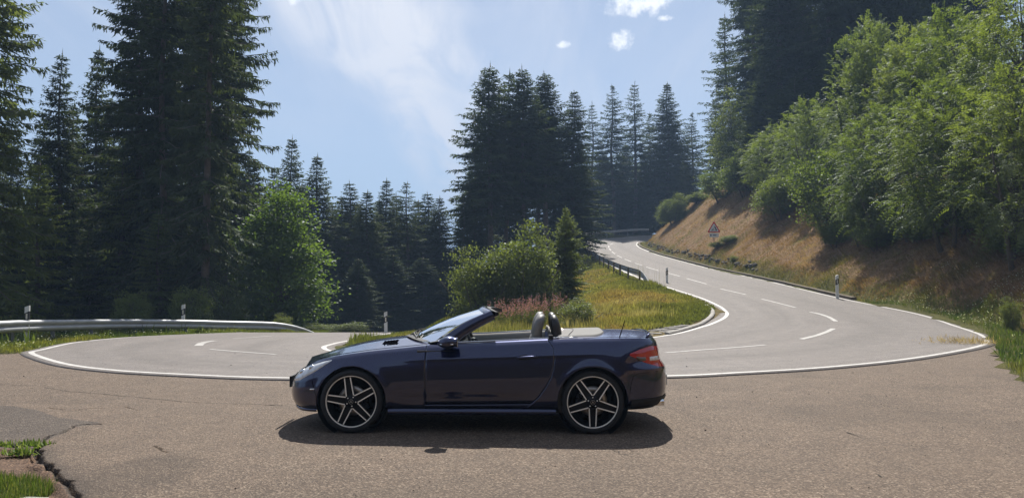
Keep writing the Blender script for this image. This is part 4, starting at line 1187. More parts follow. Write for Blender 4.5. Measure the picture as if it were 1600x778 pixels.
# lamps: patches standing a little proud of the skin
def patch(name, m, xs, top, bot, push, parent, sy, n=26, k=9, by_s=None):
    g = MB()
    P_ = []
    for t in np.linspace(0, 1, n):
        s = s_of_x(xs[0]) * (1 - t) + s_of_x(xs[1]) * t if by_s is None else by_s[0] * (1 - t) + by_s[1] * t
        x = cr_eval(s)[0]
        zt, zb = top(t), bot(t)
        row = []
        for u in np.linspace(0, 1, k):
            z = zb + (zt - zb) * u
            f = (z - z_bot(x)) / (z_top(x) - z_bot(x))
            edge = min(1, 6 * min(t, 1 - t, 1), 4.5 * min(u, 1 - u) + .0)
            b = body_pt(s, min(f, 1.0), push * max(0, edge) + 0.0008)
            row.append((b[0], sy * b[1], b[2]))
        P_.append(row)
    g.grid(P_, flip=sy > 0)
    return g.build(name, m, parent, True)
I = np.interp
for sy in (-1, 1):
    hl = patch('headlight', M_CLEARL, None, lambda t: I(t, [0, .12, .5, .85, 1], [.565, .59, .655, .705, .722]), lambda t: I(t, [0, .12, .35, .7, 1], [.535, .485, .505, .60, .714]), 0.010, car, sy, by_s=(s_of_x(-1.915), s_of_x(-1.45)))
    for xx, zz_ in ((-1.80, .585), (-1.68, .635)):
        lens = MB()
        b = body_pt(s_of_x(xx), (zz_ - z_bot(xx)) / (z_top(xx) - z_bot(xx)), 0.004)
        lens.lathe([(0.0, -.010), (.020, -.008), (.029, -.002), (.032, .010)], 16, 'Y', (b[0], sy * b[1], b[2]))
        lens.build('headlight_lens', M_CHROME, hl, True)
    tl = patch('tail_light', M_REDL, None, lambda t: I(t, [0, .25, .55, 1], [.795, .835, .862, .850]), lambda t: I(t, [0, .3, .65, 1], [.775, .705, .655, .640]), 0.012, car, sy, by_s=(s_of_x(1.60), s_of_x(2.0)))
    patch('tail_light_strip', M_SMOKE, None, lambda t: I(t, [0, 1], [.770, .765]), lambda t: I(t, [0, .4, 1], [.760, .715, .715]), 0.016, tl, sy, n=14, k=5, by_s=(s_of_x(1.655), s_of_x(1.80)))
    patch('reversing_lamp', M_CLEARL, None, lambda t: I(t, [0, 1], [.768, .772]), lambda t: I(t, [0, 1], [.708, .704]), 0.016, tl, sy, n=10, k=5, by_s=(s_of_x(1.80), s_of_x(1.975)))
    # front marker strip on the bumper
    patch('side_marker', M_CHROME, (-1.655, -1.60), lambda t: I(t, [0, 1], [.432, .438]), lambda t: I(t, [0, 1], [.42, .424]), 0.008, car, sy, n=6, k=3)
    # exhaust
    ex = MB(); ex.lathe([(.044, 0), (.048, .01), (.048, .16), (.044, .16), (.040, .155), (.040, .02)], 20, 'Y')
    exo = ex.build('exhaust_tip', M_CHROME, car, True)
    exo.rotation_euler = (0, 0, R(-90)); exo.location = (1.80, sy * 0.62, 0.285); exo.scale = (1.25, 1, .8)
# bumper lip and undertray
ut = MB()
def outl(ins):
    Q = [cr_eval(s) for s in np.linspace(0, 1, 90)]
    return [(q[0] * (1 - ins * .5), max(0, q[1] - ins)) for q in Q]
for sy in (-1, 1):
    ut.grid([[(x, 0, .20), (x, sy * a * .6, .20), (x, sy * a, .225)] for x, a in outl(.09)], flip=sy < 0)
ut.build('undertray', M_BLACK, car)
lip = MB()
for sy in (-1, 1):
    lip.grid([[(lambda b: (b[0], sy * b[1], b[2] + dz_))(body_pt(s, 0.0, p)) for p, dz_ in ((.040, .016), (.046, .004), (.038, -.012), (-.01, -.018))] for s in np.linspace(0, s_of_x(-1.60), 24)], flip=sy > 0)
lip.build('chin_spoiler', M_CAR, car, True)
df = MB()
for sy in (-1, 1):
    df.grid([[(lambda b: (b[0], sy * b[1], b[2] + dz_))(body_pt(s, f_, p)) for f_, p, dz_ in ((.13, .004, 0), (.10, .018, -.004), (.03, .03, -.01), (0, .0, -.012))] for s in np.linspace(s_of_x(1.60), 1, 24)], flip=sy > 0)
df.build('rear_diffuser', M_BLACK, car, True)
# grille, plate, badge
gr = MB()
for sy in (-1, 1):
    gr.grid([[(lambda b: (b[0] - .002, sy * b[1], b[2]))(body_pt(s, f, .004)) for f in np.linspace(.52, .86, 6)] for s in np.linspace(0, s_of_x(-1.93), 10)], flip=sy > 0)
gr.build('grille', M_BLACK, car)
pl = MB(); pl.box((-2.019, 0, .435), (.010, .26, .058)); pl.build('plate_holder', M_BLACK, car)
pl = MB(); pl.box((-2.032, 0, .435), (.002, .25, .052)); pl.build('number_plate', M_PLATE, car)
pl = MB(); pl.box((2.058, 0, .47), (.008, .26, .056)); pl.build('number_plate', M_PLATE, car)
# bonnet vents
for sy in (-1, 1):
    vt = MB()
    xx = np.linspace(-0.98, -0.82, 6)
    rr = []
    for x in xx:
        i = int(np.argmin(np.abs(SIDE[:, NF - 1, 0] - x))); ae, ze = SIDE[i, NF - 1, 1], SIDE[i, NF - 1, 2]
        rr.append([(x + (.03 if a > .5 else 0), sy * a, deck_z(x, a, ae, ze) + .003) for a in np.linspace(.34, .56, 6)])
    vt.grid(rr, flip=sy < 0)
    v_ = vt.build('bonnet_vent', M_SEAM, car)
    for q in range(5):
        sl = MB(); x = -0.97 + q * .032
        i = int(np.argmin(np.abs(SIDE[:, NF - 1, 0] - x))); ae, ze = SIDE[i, NF - 1, 1], SIDE[i, NF - 1, 2]
        sl.tube([(x + (.03 * t), sy * (.35 + .2 * t), deck_z(x, .35 + .2 * t, ae, ze) + .006) for t in (0, .5, 1)], .005, 5)
        sl.build('slat', M_SEAM, v_)
# wheel wells
for c in (-AX, AX):
    for sy in (-1, 1):
        w = MB(); w.lathe([(ARCH + .01, .0), (ARCH + .01, -.28), (.05, -.28)], 40, 'Y', (c, 0, WZ))
        wo = w.build('wheel_well', M_BLACK, car); wo.location = (0, sy * .845, 0)
        if sy < 0:
            wo.scale = (1, -1, 1)
# windscreen
NW = 25
aa = np.linspace(-1, 1, NW)
foot = [np.array([WB_C + (WB_E - WB_C) * t * t, t * WA, 0]) for t in aa]
for p in foot:
    i = int(np.argmin(np.abs(SIDE[:, NF - 1, 0] - p[0]))); p[2] = deck_z(p[0], abs(p[1]), SIDE[i, NF - 1, 1], SIDE[i, NF - 1, 2]) + .004
head = [np.array([.065 + .105 * t * t, t * .555, 1.232 - .034 * t * t]) for t in aa]
def ws(t_i, u, lift=0.0):
    p = foot[t_i] * (1 - u) + head[t_i] * u
    bul = 0.030 * math.sin(math.pi * u)
    return p + np.array([-.45, 0, .9]) * (bul + lift)
g = MB(); g.grid([[tuple(ws(i, u)) for u in np.linspace(0.0, 1, 12)] for i in range(1, NW - 1)])
scr = g.build('windscreen', M_GLASS, car, True)
for sy, i in ((-1, 0), (1, NW - 1)):
    g = MB()
    R_ = []
    for u in np.linspace(-0.06, 1.03, 14):
        p = ws(i, max(0, min(1, u))) + (head[i] - foot[i]) * (u - max(0, min(1, u)))
        n1 = np.array([-.42, 0, .9]); lat = np.array([0, sy, 0]); back = np.array([.42, 0, -.9])
        wdt = .020 + .004 * u; dep = .135 - .045 * u
        ring = [p + n1 * .010 - lat * .035, p + n1 * .016 + lat * .002, p + lat * (.020), p + lat * .020 + back * dep * .8, p + back * dep, p - lat * .030 + back * dep * .85, p - lat * .04]
        R_.append([tuple(q) for q in ring] + [tuple(ring[0])])
    g.grid(R_, flip=sy < 0)
    g.build('windscreen_pillar', M_CAR, car, True)
g = MB()
R_ = []
for i in range(NW):
    p = head[i]; q = [p + np.array(v) for v in ((-.055, 0, -.018), (-.03, 0, .004), (.005, 0, .016), (.045, 0, .012), (.05, 0, -.035), (.0, 0, -.05), (-.04, 0, -.04))]
    R_.append([tuple(v) for v in q] + [tuple(q[0])])
g.grid(R_); g.build('windscreen_header', M_CAR, car, True)
g = MB(); R_ = []
for i in range(NW):
    p = head[i]; q = [p + np.array(v) for v in ((.046, 0, .010), (.085, 0, .002), (.090, 0, -.030), (.052, 0, -.040))]
    R_.append([tuple(v) for v in q] + [tuple(q[0])])
g.grid(R_); g.f.append(tuple(range(0, 4))); g.mi.append(0); g.build('header_seal', M_BLACK, car)
# wipers
for k in (0, 1):
    g = MB()
    i_, j_ = (5, 14) if k == 0 else (12, 21)
    g.tube([tuple(ws(i_, -.02, .02)), tuple(ws((i_ + j_) // 2, .03, .03)), tuple(ws(j_, .04, .02))], [.010, .008, .006], 6)
    g.tube([tuple(ws(i_, -.03, .02)), tuple(ws(i_ + 2, .10, .03)), tuple(ws(i_ + 4, .12, .02))], [.012, .009, .005], 6)
    g.build('wiper', M_BLACK, car)
g = MB(); g.grid([[tuple(foot[i] + np.array([-.07, 0, .006])), tuple(foot[i] + np.array([.005, 0, .012]))] for i in range(2, NW - 2)]); g.build('scuttle_panel', M_BLACK, car)
# door mirrors
for sy in (-1, 1):
    g = MB()
    c = np.array([-.235, sy * .885, .905])
    R_ = []
    for t in np.linspace(0, 1, 10):
        x = -.095 + .19 * t
        r = math.sin(math.pi * (0.14 + 0.70 * t)) if t < .98 else .80
        ring = []
        for th in np.linspace(0, 2 * math.pi, 15):
            cx_, cz_ = math.cos(th), math.sin(th)
            ring.append((c[0] + x, c[1] + .100 * r * math.copysign(abs(cx_) ** .75, cx_), c[2] + .064 * r * math.copysign(abs(cz_) ** .75, cz_) + .008 * t))
        R_.append(ring)
    g.grid(R_, flip=True); g.f.append(tuple(range(14))); g.mi.append(0)
    g.f.append(tuple(len(g.v) - 15 + q for q in range(14))); g.mi.append(0)
    mo = g.build('door_mirror', M_CAR, car, True)
    st = MB(); st.tube([(-.25, sy * .78, .868), (-.235, sy * .825, .882), (-.225, sy * .86, .895)], [.034, .026, .024], 8, flat=.7); st.build('mirror_foot', M_BLACK, mo, True)
    rep = MB(); rep.tube([tuple(c + np.array([-.075, sy * .058, -.012])), tuple(c + np.array([-.02, sy * .084, -.012])), tuple(c + np.array([.06, sy * .084, -.010]))], .008, 6); rep.build('indicator_strip', M_CHROME, mo, True)
    gl = MB(); gl.box((c[0] + .098, c[1], c[2] + .006), (.002, .07, .04)); gl.build('mirror_glass', M_CHROME, mo)
# cockpit
g = MB()
g.box((.15, 0, .335), (.66, .72, .03)); g.box((.85, 0, .60), (.02, .74, .28)); g.box((-.50, 0, .6), (.02, .74, .26)); g.box((.15, 0, .45), (.62, .10, .12))
for sy in (-1, 1):
    g.box((.18, sy * .775, .51), (.74, .03, .31))  # unseen boxes added to stop sunlight leaking through the door gaps
g.build('tub_and_light_blocks', M_LEATHB, car)
g = MB()
g.grid([[(-.42 + .03 * math.cos(t * 3), t * .72, .895), (-.30, t * .72, .925 + .01 * math.cos(t * 2)), (-.16, t * .72, .905), (-.10, t * .72, .84), (-.14, t * .72, .70), (-.22, t * .70, .5)] for t in np.linspace(-1, 1, 17)])
g.box((-.19, -.36, .935), (.09, .17, .025)); g.build('dashboard_top', M_LEATHB, car, True)
def seat(yc):
    g = MB()
    sec = []
    # backrest: rounded slab leaning back
    for t in np.linspace(0, 1, 12):
        x = .46 + .20 * t; z = .42 + .52 * t; w = .235 * (1 - .25 * t ** 3); th = .075 * (1 - .35 * t)
        ring = []
        for a in np.linspace(0, 2 * math.pi, 17):
            ca, sa = math.cos(a), math.sin(a)
            ring.append((x + th * math.copysign(abs(sa) ** .6, sa), yc + w * math.copysign(abs(ca) ** .6, ca), z))
        sec.append(ring)
    g.grid(sec, flip=True); g.f.append(tuple(len(g.v) - 17 + q for q in range(16))); g.mi.append(0)
    so = g.build('seat', M_LEATHER, car, True)
    h = MB(); sec = []
    for t in np.linspace(0, 1, 14):
        z = .895 + .275 * t; x = .655 + .055 * t - .01 * math.sin(math.pi * t)
        r = math.sqrt(max(0.02, 1 - (max(0, (t - .62) / .40)) ** 2)); w = (.165 + .02 * math.sin(math.pi * t)) * (.35 + .65 * r) * (1 - .18 * (1 - t)); th = .056 * (.3 + .7 * r)
        ring = []
        for a in np.linspace(0, 2 * math.pi, 17):
            ca, sa = math.cos(a), math.sin(a)
            ring.append((x + th * math.copysign(abs(sa) ** .7, sa), yc + w * math.copysign(abs(ca) ** .7, ca), z))
        sec.append(ring)
    h.grid(sec, flip=True); h.f.append(tuple(len(h.v) - 17 + q for q in range(16))); h.mi.append(0)
    h.build('headrest', M_LEATHER, so, True)
    b = MB(); b.box((.30, yc, .42), (.24, .235, .07)); b.build('cushion', M_LEATHER, so, True)
for yc in (-.36, .36):
    seat(yc)
    h = MB()
    sec = []
    for t in np.linspace(0, 1, 14):
        z = .88 + .285 * t; x = .885 - .045 * t
        r = math.sqrt(max(0.015, 1 - (max(0, (t - .55) / .46)) ** 2)); w = .155 * (.25 + .75 * r); th = .062 * (.35 + .65 * r) * (1 - .2 * t)
        ring = []
        for a in np.linspace(0, 2 * math.pi, 17):
            ca, sa = math.cos(a), math.sin(a)
            ring.append((x + th * math.copysign(abs(sa) ** .7, sa), yc + w * math.copysign(abs(ca) ** .7, ca), z))
        sec.append(ring)
    h.grid(sec, flip=True); h.f.append(tuple(len(h.v) - 17 + q for q in range(16))); h.mi.append(0)
    h.build('roll_hoop', M_LEATHB, car, True)
g = MB(); g.tube([(.80, -.5, .955), (.81, 0, .965), (.80, .5, .955)], .024, 8); g.tube([(.79, -.5, 1.0), (.80, 0, 1.01), (.79, .5, 1.0)], .012, 8); g.build('wind_deflector_bar', M_TRIM, car, True)
# tonneau panel behind the seats
g = MB(); R_ = []
for x in np.linspace(.86, 1.40, 20):
    i = int(np.argmin(np.abs(SIDE[:, NF - 1, 0] - max(x, .905)))); ae, ze = SIDE[i, NF - 1, 1], SIDE[i, NF - 1, 2]
    wmax = .66 * math.sqrt(max(.02, 1 - max(0, (x - 1.22) / .185) ** 2.4)) if x > 1.22 else .66
    e = .014
    R_.append([(x, t * wmax, deck_z(x, abs(t) * wmax, ae, ze) + (e if abs(t) < .97 and .87 < x < 1.395 else -.01)) for t in np.concatenate([[-1], np.linspace(-.969, .969, 19), [1]])])
g.grid(R_); tn = g.build('tonneau_panel', simple('tonneau_cloth', (0.125, 0.122, 0.115), 0.75, 0, 0.08, 10, 0.15, 200), car, True)
g = MB(); g.tube([(1.02 + .05 * math.cos(t * 2.2), t * .60, deck_z(1.03, abs(t) * .6, .78, .937) + .016) for t in np.linspace(-1, 1, 15)], .004, 5); g.build('tonneau_seam', M_BLACK, tn)
# bright rail along the belt line behind the door
for sy in (-1, 1):
    g = MB(); g.tube([(SIDE[i, NF - 1, 0], sy * (SIDE[i, NF - 1, 1] - .045), SIDE[i, NF - 1, 2] + .016) for i in range(iB + 8, min(i9 + 12, last), 3)], .007, 6); g.build('belt_trim', M_CHROME, car, True)
    g = MB(); g.box((.80, sy * .745, .955), (.022, .018, .018)); g.build('belt_clip', M_BLACK, car)
# steering wheel, inside mirror
g = MB()
ring = []
for a in np.linspace(0, 2 * math.pi, 33)[:-1]:
    ring.append((0.0, .185 * math.cos(a), .185 * math.sin(a)))
rv, rf = [], []
for i, p in enumerate(ring):
    a = 2 * math.pi * i / 32
    for b in np.linspace(0, 2 * math.pi, 9)[:-1]:
        rr = .185 + .016 * math.cos(b)
        rv.append((.016 * math.sin(b), rr * math.cos(a), rr * math.sin(a)))
for i in range(32):
    for b in range(8):
        rf.append((i * 8 + b, ((i + 1) % 32) * 8 + b, ((i + 1) % 32) * 8 + (b + 1) % 8, i * 8 + (b + 1) % 8))
g.add(rv, rf)
for a in (R(180), R(0), R(270)):
    g.tube([(0.02, 0, 0), (0, .18 * math.cos(a), .18 * math.sin(a))], [.028, .014], 6, flat=.5)
g.lathe([(0, -.02), (.06, -.015), (.065, .02), (0, .02)], 16, 'Y')
so = g.build('steering_wheel', M_LEATHB, car, True)
so.location = (-.02, -.36, .86); so.rotation_euler = (0, R(-24), 0)
g = MB(); g.box((.05, 0, 1.085), (.014, .12, .036)); g.tube([(.06, 0, 1.19), (.055, 0, 1.10)], .010, 6); g.build('inside_mirror', M_BLACK, car)
# aerial, lid handle
g = MB(); g.tube([(1.485, -.715, .90), (1.50, -.715, .94), (1.56, -.715, 1.125)], [.013, .006, .004], 7); g.build('aerial', M_BLACK, car)
# boot lid lip
g = MB(); g.tube([(1.80, -.60, .950), (1.86, -.4, .966), (1.88, 0, .974), (1.86, .4, .966), (1.80, .60, .950)], .012, 8); g.build('boot_lip', M_CAR, car, True)

# ---- wheels
def spoke_mesh():
    sil, blk = MB(), MB()
    for sg in (-1, 1):
        P0, P1, w = Vector((.058, sg * .0370)), Vector((.252, sg * .0290)), .0062
        d = (P1 - P0).normalized(); n = Vector((-d.y, d.x))
        q = [P0 + n * w * .9, P0 - n * w * .9, P1 - n * w, P1 + n * w]
        y0 = [-.004, -.004, .010, .010]
        vs_ = [(a.x, y0[k], a.y) for k, a in enumerate(q)] + [(a.x, y0[k] + .022, a.y) for k, a in enumerate(q)]
        sil.add(vs_, [(0, 1, 2, 3)])
        blk.add(vs_, [(0, 4, 5, 1), (1, 5, 6, 2), (2, 6, 7, 3), (3, 7, 4, 0)])
    blk.add([(.05, .012, -.04), (.05, .012, .04), (.246, .022, .030), (.246, .022, -.030), (.05, .04, -.04), (.05, .04, .04), (.246, .05, .03), (.246, .05, -.03)],
            [(0, 1, 2, 3), (0, 4, 5, 1), (1, 5, 6, 2), (2, 6, 7, 3), (3, 7, 4, 0), (7, 6, 5, 4)])
    return sil.mesh('spoke'), blk.mesh('spoke_back')
SPK, SPB = spoke_mesh()
def wheel_meshes():
    t = MB(); t.lathe([(.258, .006), (.262, -.003), (.270, -.010), (.292, -.006), (.306, .004), (.314, .020), (.316, .05), (.316, .15), (.312, .19), (.30, .21), (.26, .215)], 72, 'Y')
    r = MB(); r.lathe([(.246, .004), (.240, .014), (.232, .05), (.222, .10), (.216, .19)], 72, 'Y')
    l = MB(); l.lathe([(.2475, .010), (.2505, .002), (.2560, -.001), (.2605, .003), (.2605, .012)], 72, 'Y')
    h = MB(); h.lathe([(0, -.002), (.026, -.002), (.030, .001), (.034, .004), (.060, .008), (.066, .016), (.066, .05)], 40, 'Y')
    d = MB(); d.lathe([(.075, .085), (.080, .075), (.150, .075), (.152, .095), (.08, .095)], 48, 'Y')
    cp = MB()
    for a in np.linspace(R(-32), R(32), 7)[:-1]:
        a2 = a + R(64) / 6
        cp.add([(r_ * math.cos(q), y_, r_ * math.sin(q)) for q in (a, a2) for r_ in (.105, .165) for y_ in (.052, .11)], [(0, 2, 6, 4), (0, 1, 3, 2), (4, 6, 7, 5), (2, 3, 7, 6), (0, 4, 5, 1)])
    em = MB()
    for k in range(3):
        a = R(90 + 120 * k); pr = Vector((-math.sin(a), math.cos(a)))
        em.add([(.021 * math.cos(a), -.005, .021 * math.sin(a)), (.0042 * pr.x, -.005, .0042 * pr.y), (0, -.007, 0), (-.0042 * pr.x, -.005, -.0042 * pr.y)], [(0, 1, 2), (0, 2, 3)])
    em.lathe([(.021, -.004), (.0225, -.006), (.024, -.004)], 28, 'Y')
    bl = MB(); bl.lathe([(0, .003), (.007, .004), (.008, .012)], 8, 'Y')
    return {k: v.mesh(k, True) for k, v in dict(tyre=t, rim=r, rim_lip=l, hub=h, brake_disc=d, brake_caliper=cp, emblem=em, wheel_bolt=bl).items()}
WM = wheel_meshes()
for c, ang in ((-AX, 28), (AX, 54)):
    for sy in (-1, 1):
        w = empty('wheel', (c, sy * .872, WZ), 0, car)
        if sy > 0:
            w.rotation_euler = (0, 0, math.pi)
        link('tyre', WM['tyre'], M_TYRE, w); rim = link('rim', WM['rim'], M_RIMB, w)
        link('rim_lip', WM['rim_lip'], M_SILVER, w)
        link('hub', WM['hub'], M_RIMB, w); link('emblem', WM['emblem'], M_DISC, w)
        link('brake_disc', WM['brake_disc'], M_DISC, w)
        cpo = link('brake_caliper', WM['brake_caliper'], M_BLACK, w); cpo.rotation_euler = (0, R(0 if c < 0 else 180), 0)
        for k in range(5):
            a = R(ang + 72 * k)
            o = link('spoke', SPK, M_SILVER, w); o.rotation_euler = (0, -a, 0)
            o = link('spoke_back', SPB, M_RIMB, w); o.rotation_euler = (0, -a, 0)
            o = link('wheel_bolt', WM['wheel_bolt'], M_SILVER, w); a2 = a + R(36); o.location = (.047 * math.cos(a2), 0, .047 * math.sin(a2))
# ================================================================ roadside things
M_ZINC = simple('galvanised_steel', (0.40, 0.41, 0.42), 0.5, 0.25, 0.14, 2.5, 0.08, 20)
M_ZINCP = simple('galvanised_post', (0.20, 0.20, 0.20), 0.6, 0.4, 0.25, 6)
M_WOODP = simple('weathered_post', (0.16, 0.13, 0.10), 0.9, 0, 0.25, 8)
M_POST = simple('white_plastic', (0.70, 0.70, 0.66), 0.5, 0, 0.10, 9)
M_POSTB = simple('black_band', (0.02, 0.02, 0.02), 0.5)
M_REFL = simple('reflector', (0.75, 0.72, 0.62), 0.2, 0.2)
M_KERB = simple('kerb_concrete', (0.33, 0.31, 0.28), 0.9, 0, 0.25, 7, 0.5, 60)
M_KERBD = simple('mossy_kerb_stone', (0.12, 0.095, 0.065), 0.95, 0, 0.35, 6, 0.5, 40)
M_COB = simple('gutter_cobble', (0.27, 0.25, 0.22), 0.9, 0, 0.25, 9, 0.5, 50)
M_ROCK = simple('grey_rock', (0.115, 0.10, 0.085), 0.95, 0, 0.4, 5, 0.7, 18)
def H1(x, y):
    return float(height(np.array([float(x)]), np.array([float(y)]))[0])
def guardrail(path, label, hgt=0.70, zoff=None, side=1.0, post_step=2.0, seg=4.0, ramp_end=0.0, follow_road=True, group=None, post_mat=None):
    P_ = even(path, 0.5); n = len(P_)
    L = np.concatenate([[0], np.cumsum(np.linalg.norm(np.diff(P_, axis=0), axis=1))])
    T = np.gradient(P_, axis=0); T /= np.linalg.norm(T, axis=1)[:, None]
    N_ = np.stack([-T[:, 1], T[:, 0]], axis=1) * side
    G = zroad(P_[:, 0], P_[:, 1]) + (0 if zoff is None else np.interp(np.linspace(0, 1, n), np.linspace(0, 1, len(zoff)), zoff))
    k = np.clip((L[-1] - L) / ramp_end, 0, 1) if ramp_end else np.ones(n)
    top = G + hgt * (1 - (1 - k) ** 2 * 1.05)
    root = tag(empty('guardrail', (0, 0, 0)), label, 'guardrail', group)
    prof = [(.000, -.315), (.010, -.318), (.075, -.268), (.083, -.245), (.083, -.215), (.075, -.192), (.012, -.160), (.012, -.142), (.075, -.110), (.083, -.088), (.083, -.058), (.075, -.035), (.018, -.004), (.000, .0)]
    ns = max(1, int(round(L[-1] / seg)))
    for s in range(ns):
        i0 = int(s * (n - 1) / ns); i1 = int((s + 1) * (n - 1) / ns)
        g = MB(); off = .006 * (s % 2)
        rows_ = []
        for i in range(i0, i1 + 1):
            rows_.append([(P_[i, 0] + N_[i, 0] * (o + off), P_[i, 1] + N_[i, 1] * (o + off), top[i] + z) for o, z in prof])
        g.grid(rows_)
        g.grid([[(q[0] - N_[i0 + a, 0] * .006, q[1] - N_[i0 + a, 1] * .006, q[2]) for q in r_] for a, r_ in enumerate(rows_)], flip=True)
        g.build('beam', M_ZINC, root, True)
    m = int(L[-1] / post_step)
    for s in range(m + 1):
        l = min(L[-1] - .05, .3 + s * post_step); i = int(np.argmin(np.abs(L - l)))
        if k[i] < .35:
            continue
        g = MB(); a = math.atan2(T[i, 1], T[i, 0])
        M4 = Matrix.Translation((P_[i, 0] - N_[i, 0] * .06, P_[i, 1] - N_[i, 1] * .06, 0)) @ Matrix.Rotation(a, 4, 'Z')
        zt = top[i] - .03; zb = G[i] - .9
        g.box((0, .045, (zt + zb) / 2), (.028, .005, (zt - zb) / 2), M4); g.box((0, -.045, (zt + zb) / 2), (.028, .005, (zt - zb) / 2), M4); g.box((.0, 0, (zt + zb) / 2), (.005, .042, (zt - zb) / 2 - .002), M4)
        g.build('post', post_mat or M_ZINCP, root)
    return root
guardrail([(-15.5, 12.4), (-13.7, 15.6), (-12.85, 18.6), (-13.0, 22), (-12.9, 25), (-11.9, 27.4), (-10.3, 29.4), (-9.0, 31), (-7.8, 33.0)], 'long galvanised guardrail before the tall spruces, its end dipping into the grass', .70,
          [-.05, -.05, -.08, -.1, -.14, -.18, -.25, -.27, -.28], -1.0, 2.0, 4.2, 3.4, group='guardrails')
isl_path = np.array([INN[i] + (INN[i] - OUT[i]) / np.linalg.norm(INN[i] - OUT[i]) * .75 for i in range(st_i(25) + 2, st_i(30), 5)])
guardrail(isl_path[::-1], 'guardrail along the grass island, seen from behind with its posts', .70, [0.0, -.02], 1.0, 3.0, 4.0, 2.6, group='guardrails', post_mat=M_WOODP)
far_path = np.array([INN[i] + (INN[i] - OUT[i]) / np.linalg.norm(INN[i] - OUT[i]) * 1.0 for i in range(st_i(30) + 4, NST - 12, 5)])
guardrail(far_path, 'distant guardrail around the outside of the upper bend', .80, [0.15, 0.15], -1.0, 4.0, 4.0, group='guardrails')
def marker(x, y, label, zb=None, rot=0.0, h=1.0, tilt=0.0, band=True):
    z = H1(x, y) if zb is None else zb
    root = tag(empty('marker_post', (x, y, z), rot), label, 'marker post', 'roadside marker posts')
    root.rotation_euler = (0, tilt, rot)
    def body_(z0, z1, g, e=0.0, s0=0.0, s1=0.0):
        sec = [(-.06 - e, -.045 - e), (.06 + e, -.045 - e), (.045 + e, .03), (0, .05 + e), (-.045 - e, .03)]
        vs_ = [(a, b, z0 + s0 * a) for a, b in sec] + [(a, b, z1 + s1 * a) for a, b in sec]
        g.add(vs_, [tuple(range(4, -1, -1)), tuple(range(5, 10))] + [(i, (i + 1) % 5, 5 + (i + 1) % 5, 5 + i) for i in range(5)])
    g = MB(); body_(-.3, h, g, 0, 0, .35); g.build('post', M_POST, root)
    if band:
        g = MB(); body_(h - .38, h - .16, g, .003, .5, .5); g.build('black_band', M_POSTB, root)
        g = MB(); g.box((0, -.0495, h - .27), (.022, .003, .075)); g.build('reflector', M_REFL, root)
    return root
pR = at_depth(1308, 466, 32.2); marker(pR[0], pR[1], 'white marker post with black band below the shaded bank', zb=float(zroad(pR[0], pR[1])) - .02)
pI = at_depth(1042, 448, 41); marker(pI[0], pI[1], 'marker post at the corner of the grass island past the guardrail end', zb=float(zroad(pI[0], pI[1])) - .05, h=.86)
pL = at_depth(588, 522, 27.6); marker(pL[0] + .35, pL[1], 'grey weathered marker post beyond the car bonnet beside the road', zb=float(zroad(pL[0], pL[1])) - .12, h=.88, tilt=R(-1))
pA = at_depth(32, 497, 20.2); marker(pA[0], pA[1] + .3, 'white marker post top showing over the near guardrail', zb=-.30, h=1.2)
pB = at_depth(281, 497, 27.6); marker(pB[0], pB[1] + .3, 'slim marker post top behind the middle of the long guardrail', zb=-.42, h=1.16)
# ---- warning sign
M_RED = simple('sign_red', (0.55, 0.012, 0.012), 0.45, 0, 0.08); M_SWHITE = simple('sign_white', (0.66, 0.65, 0.63), 0.45, 0, 0.05); M_SBLACK = simple('sign_black', (0.02, 0.02, 0.02), 0.5); M_POLE = simple('sign_pole', (0.20, 0.15, 0.13), 0.6, 0.4, 0.2)
sp_ = at_depth(1116, 396, 62); sz = H1(sp_[0], sp_[1]) - .1
zt0 = CAM_H + 62 * (443 - 363.0) / F_PX
sg_ = tag(empty('warning_sign', (sp_[0], sp_[1], sz), R(-8)), 'red-bordered triangular rockfall warning sign with a white plate on the dry bank', 'road sign')
def tri(s, y, zc, r=.06):
    out_ = []
    C = [(-s / 2, -s * .2887), (s / 2, -s * .2887), (0, s * .5774)]
    for k, (a, b) in enumerate(C):
        for th in np.linspace(R(210 + 120 * k - 60), R(210 + 120 * k + 60), 5):
            ca, cb_ = a * (1 - 2 * r / s * 1.0), b * (1 - 2 * r / s * 1.0)
            out_.append((ca + r * .9 * math.cos(th), y, zc + cb_ + r * .9 * math.sin(th)))
    return out_
def plate_(name, pts, m, par, th=.006):
    g = MB(); n = len(pts)
    vs_ = list(pts) + [(p[0], p[1] + th, p[2]) for p in pts]
    g.add(vs_, [tuple(range(n - 1, -1, -1))[::-1], tuple(range(n, 2 * n))[::-1]] + [(i, (i + 1) % n, n + (i + 1) % n, n + i) for i in range(n)])
    return g.build(name, m, par)
zc_ = zt0 - sz + .30
g = MB(); g.tube([(0, .03, -.6), (0, .03, zc_ + .35)], .035, 10); g.build('pole', M_POLE, sg_)
tp = plate_('red_triangle', tri(1.0, -.012, zc_), M_RED, sg_)
plate_('white_field', tri(.72, -.017, zc_ - .005), M_SWHITE, tp, .003)
plate_('rock_face_symbol', [(.02, -.021, zc_ + .20), (.06, -.021, zc_ + .14), (.05, -.021, zc_ + .03), (.13, -.021, zc_ - .05), (.10, -.021, zc_ - .12), (.20, -.021, zc_ - .165), (.26, -.021, zc_ - .165), (.07, -.021, zc_ + .22)][::-1], M_SBLACK, tp, .002)
plate_('ground_symbol', [(-.26, -.021, zc_ - .172), (.26, -.021, zc_ - .172), (.25, -.021, zc_ - .152), (-.24, -.021, zc_ - .152)], M_SBLACK, tp, .002)
for a, b, r_ in ((-.06, .0, .035), (-.12, -.09, .045), (-.02, -.10, .03), (-.19, -.13, .025)):
    plate_('falling_stone', [(a + r_ * math.cos(t), -.021, zc_ + b + r_ * math.sin(t)) for t in np.linspace(0, 2 * math.pi, 7)[:-1]], M_SBLACK, tp, .002)
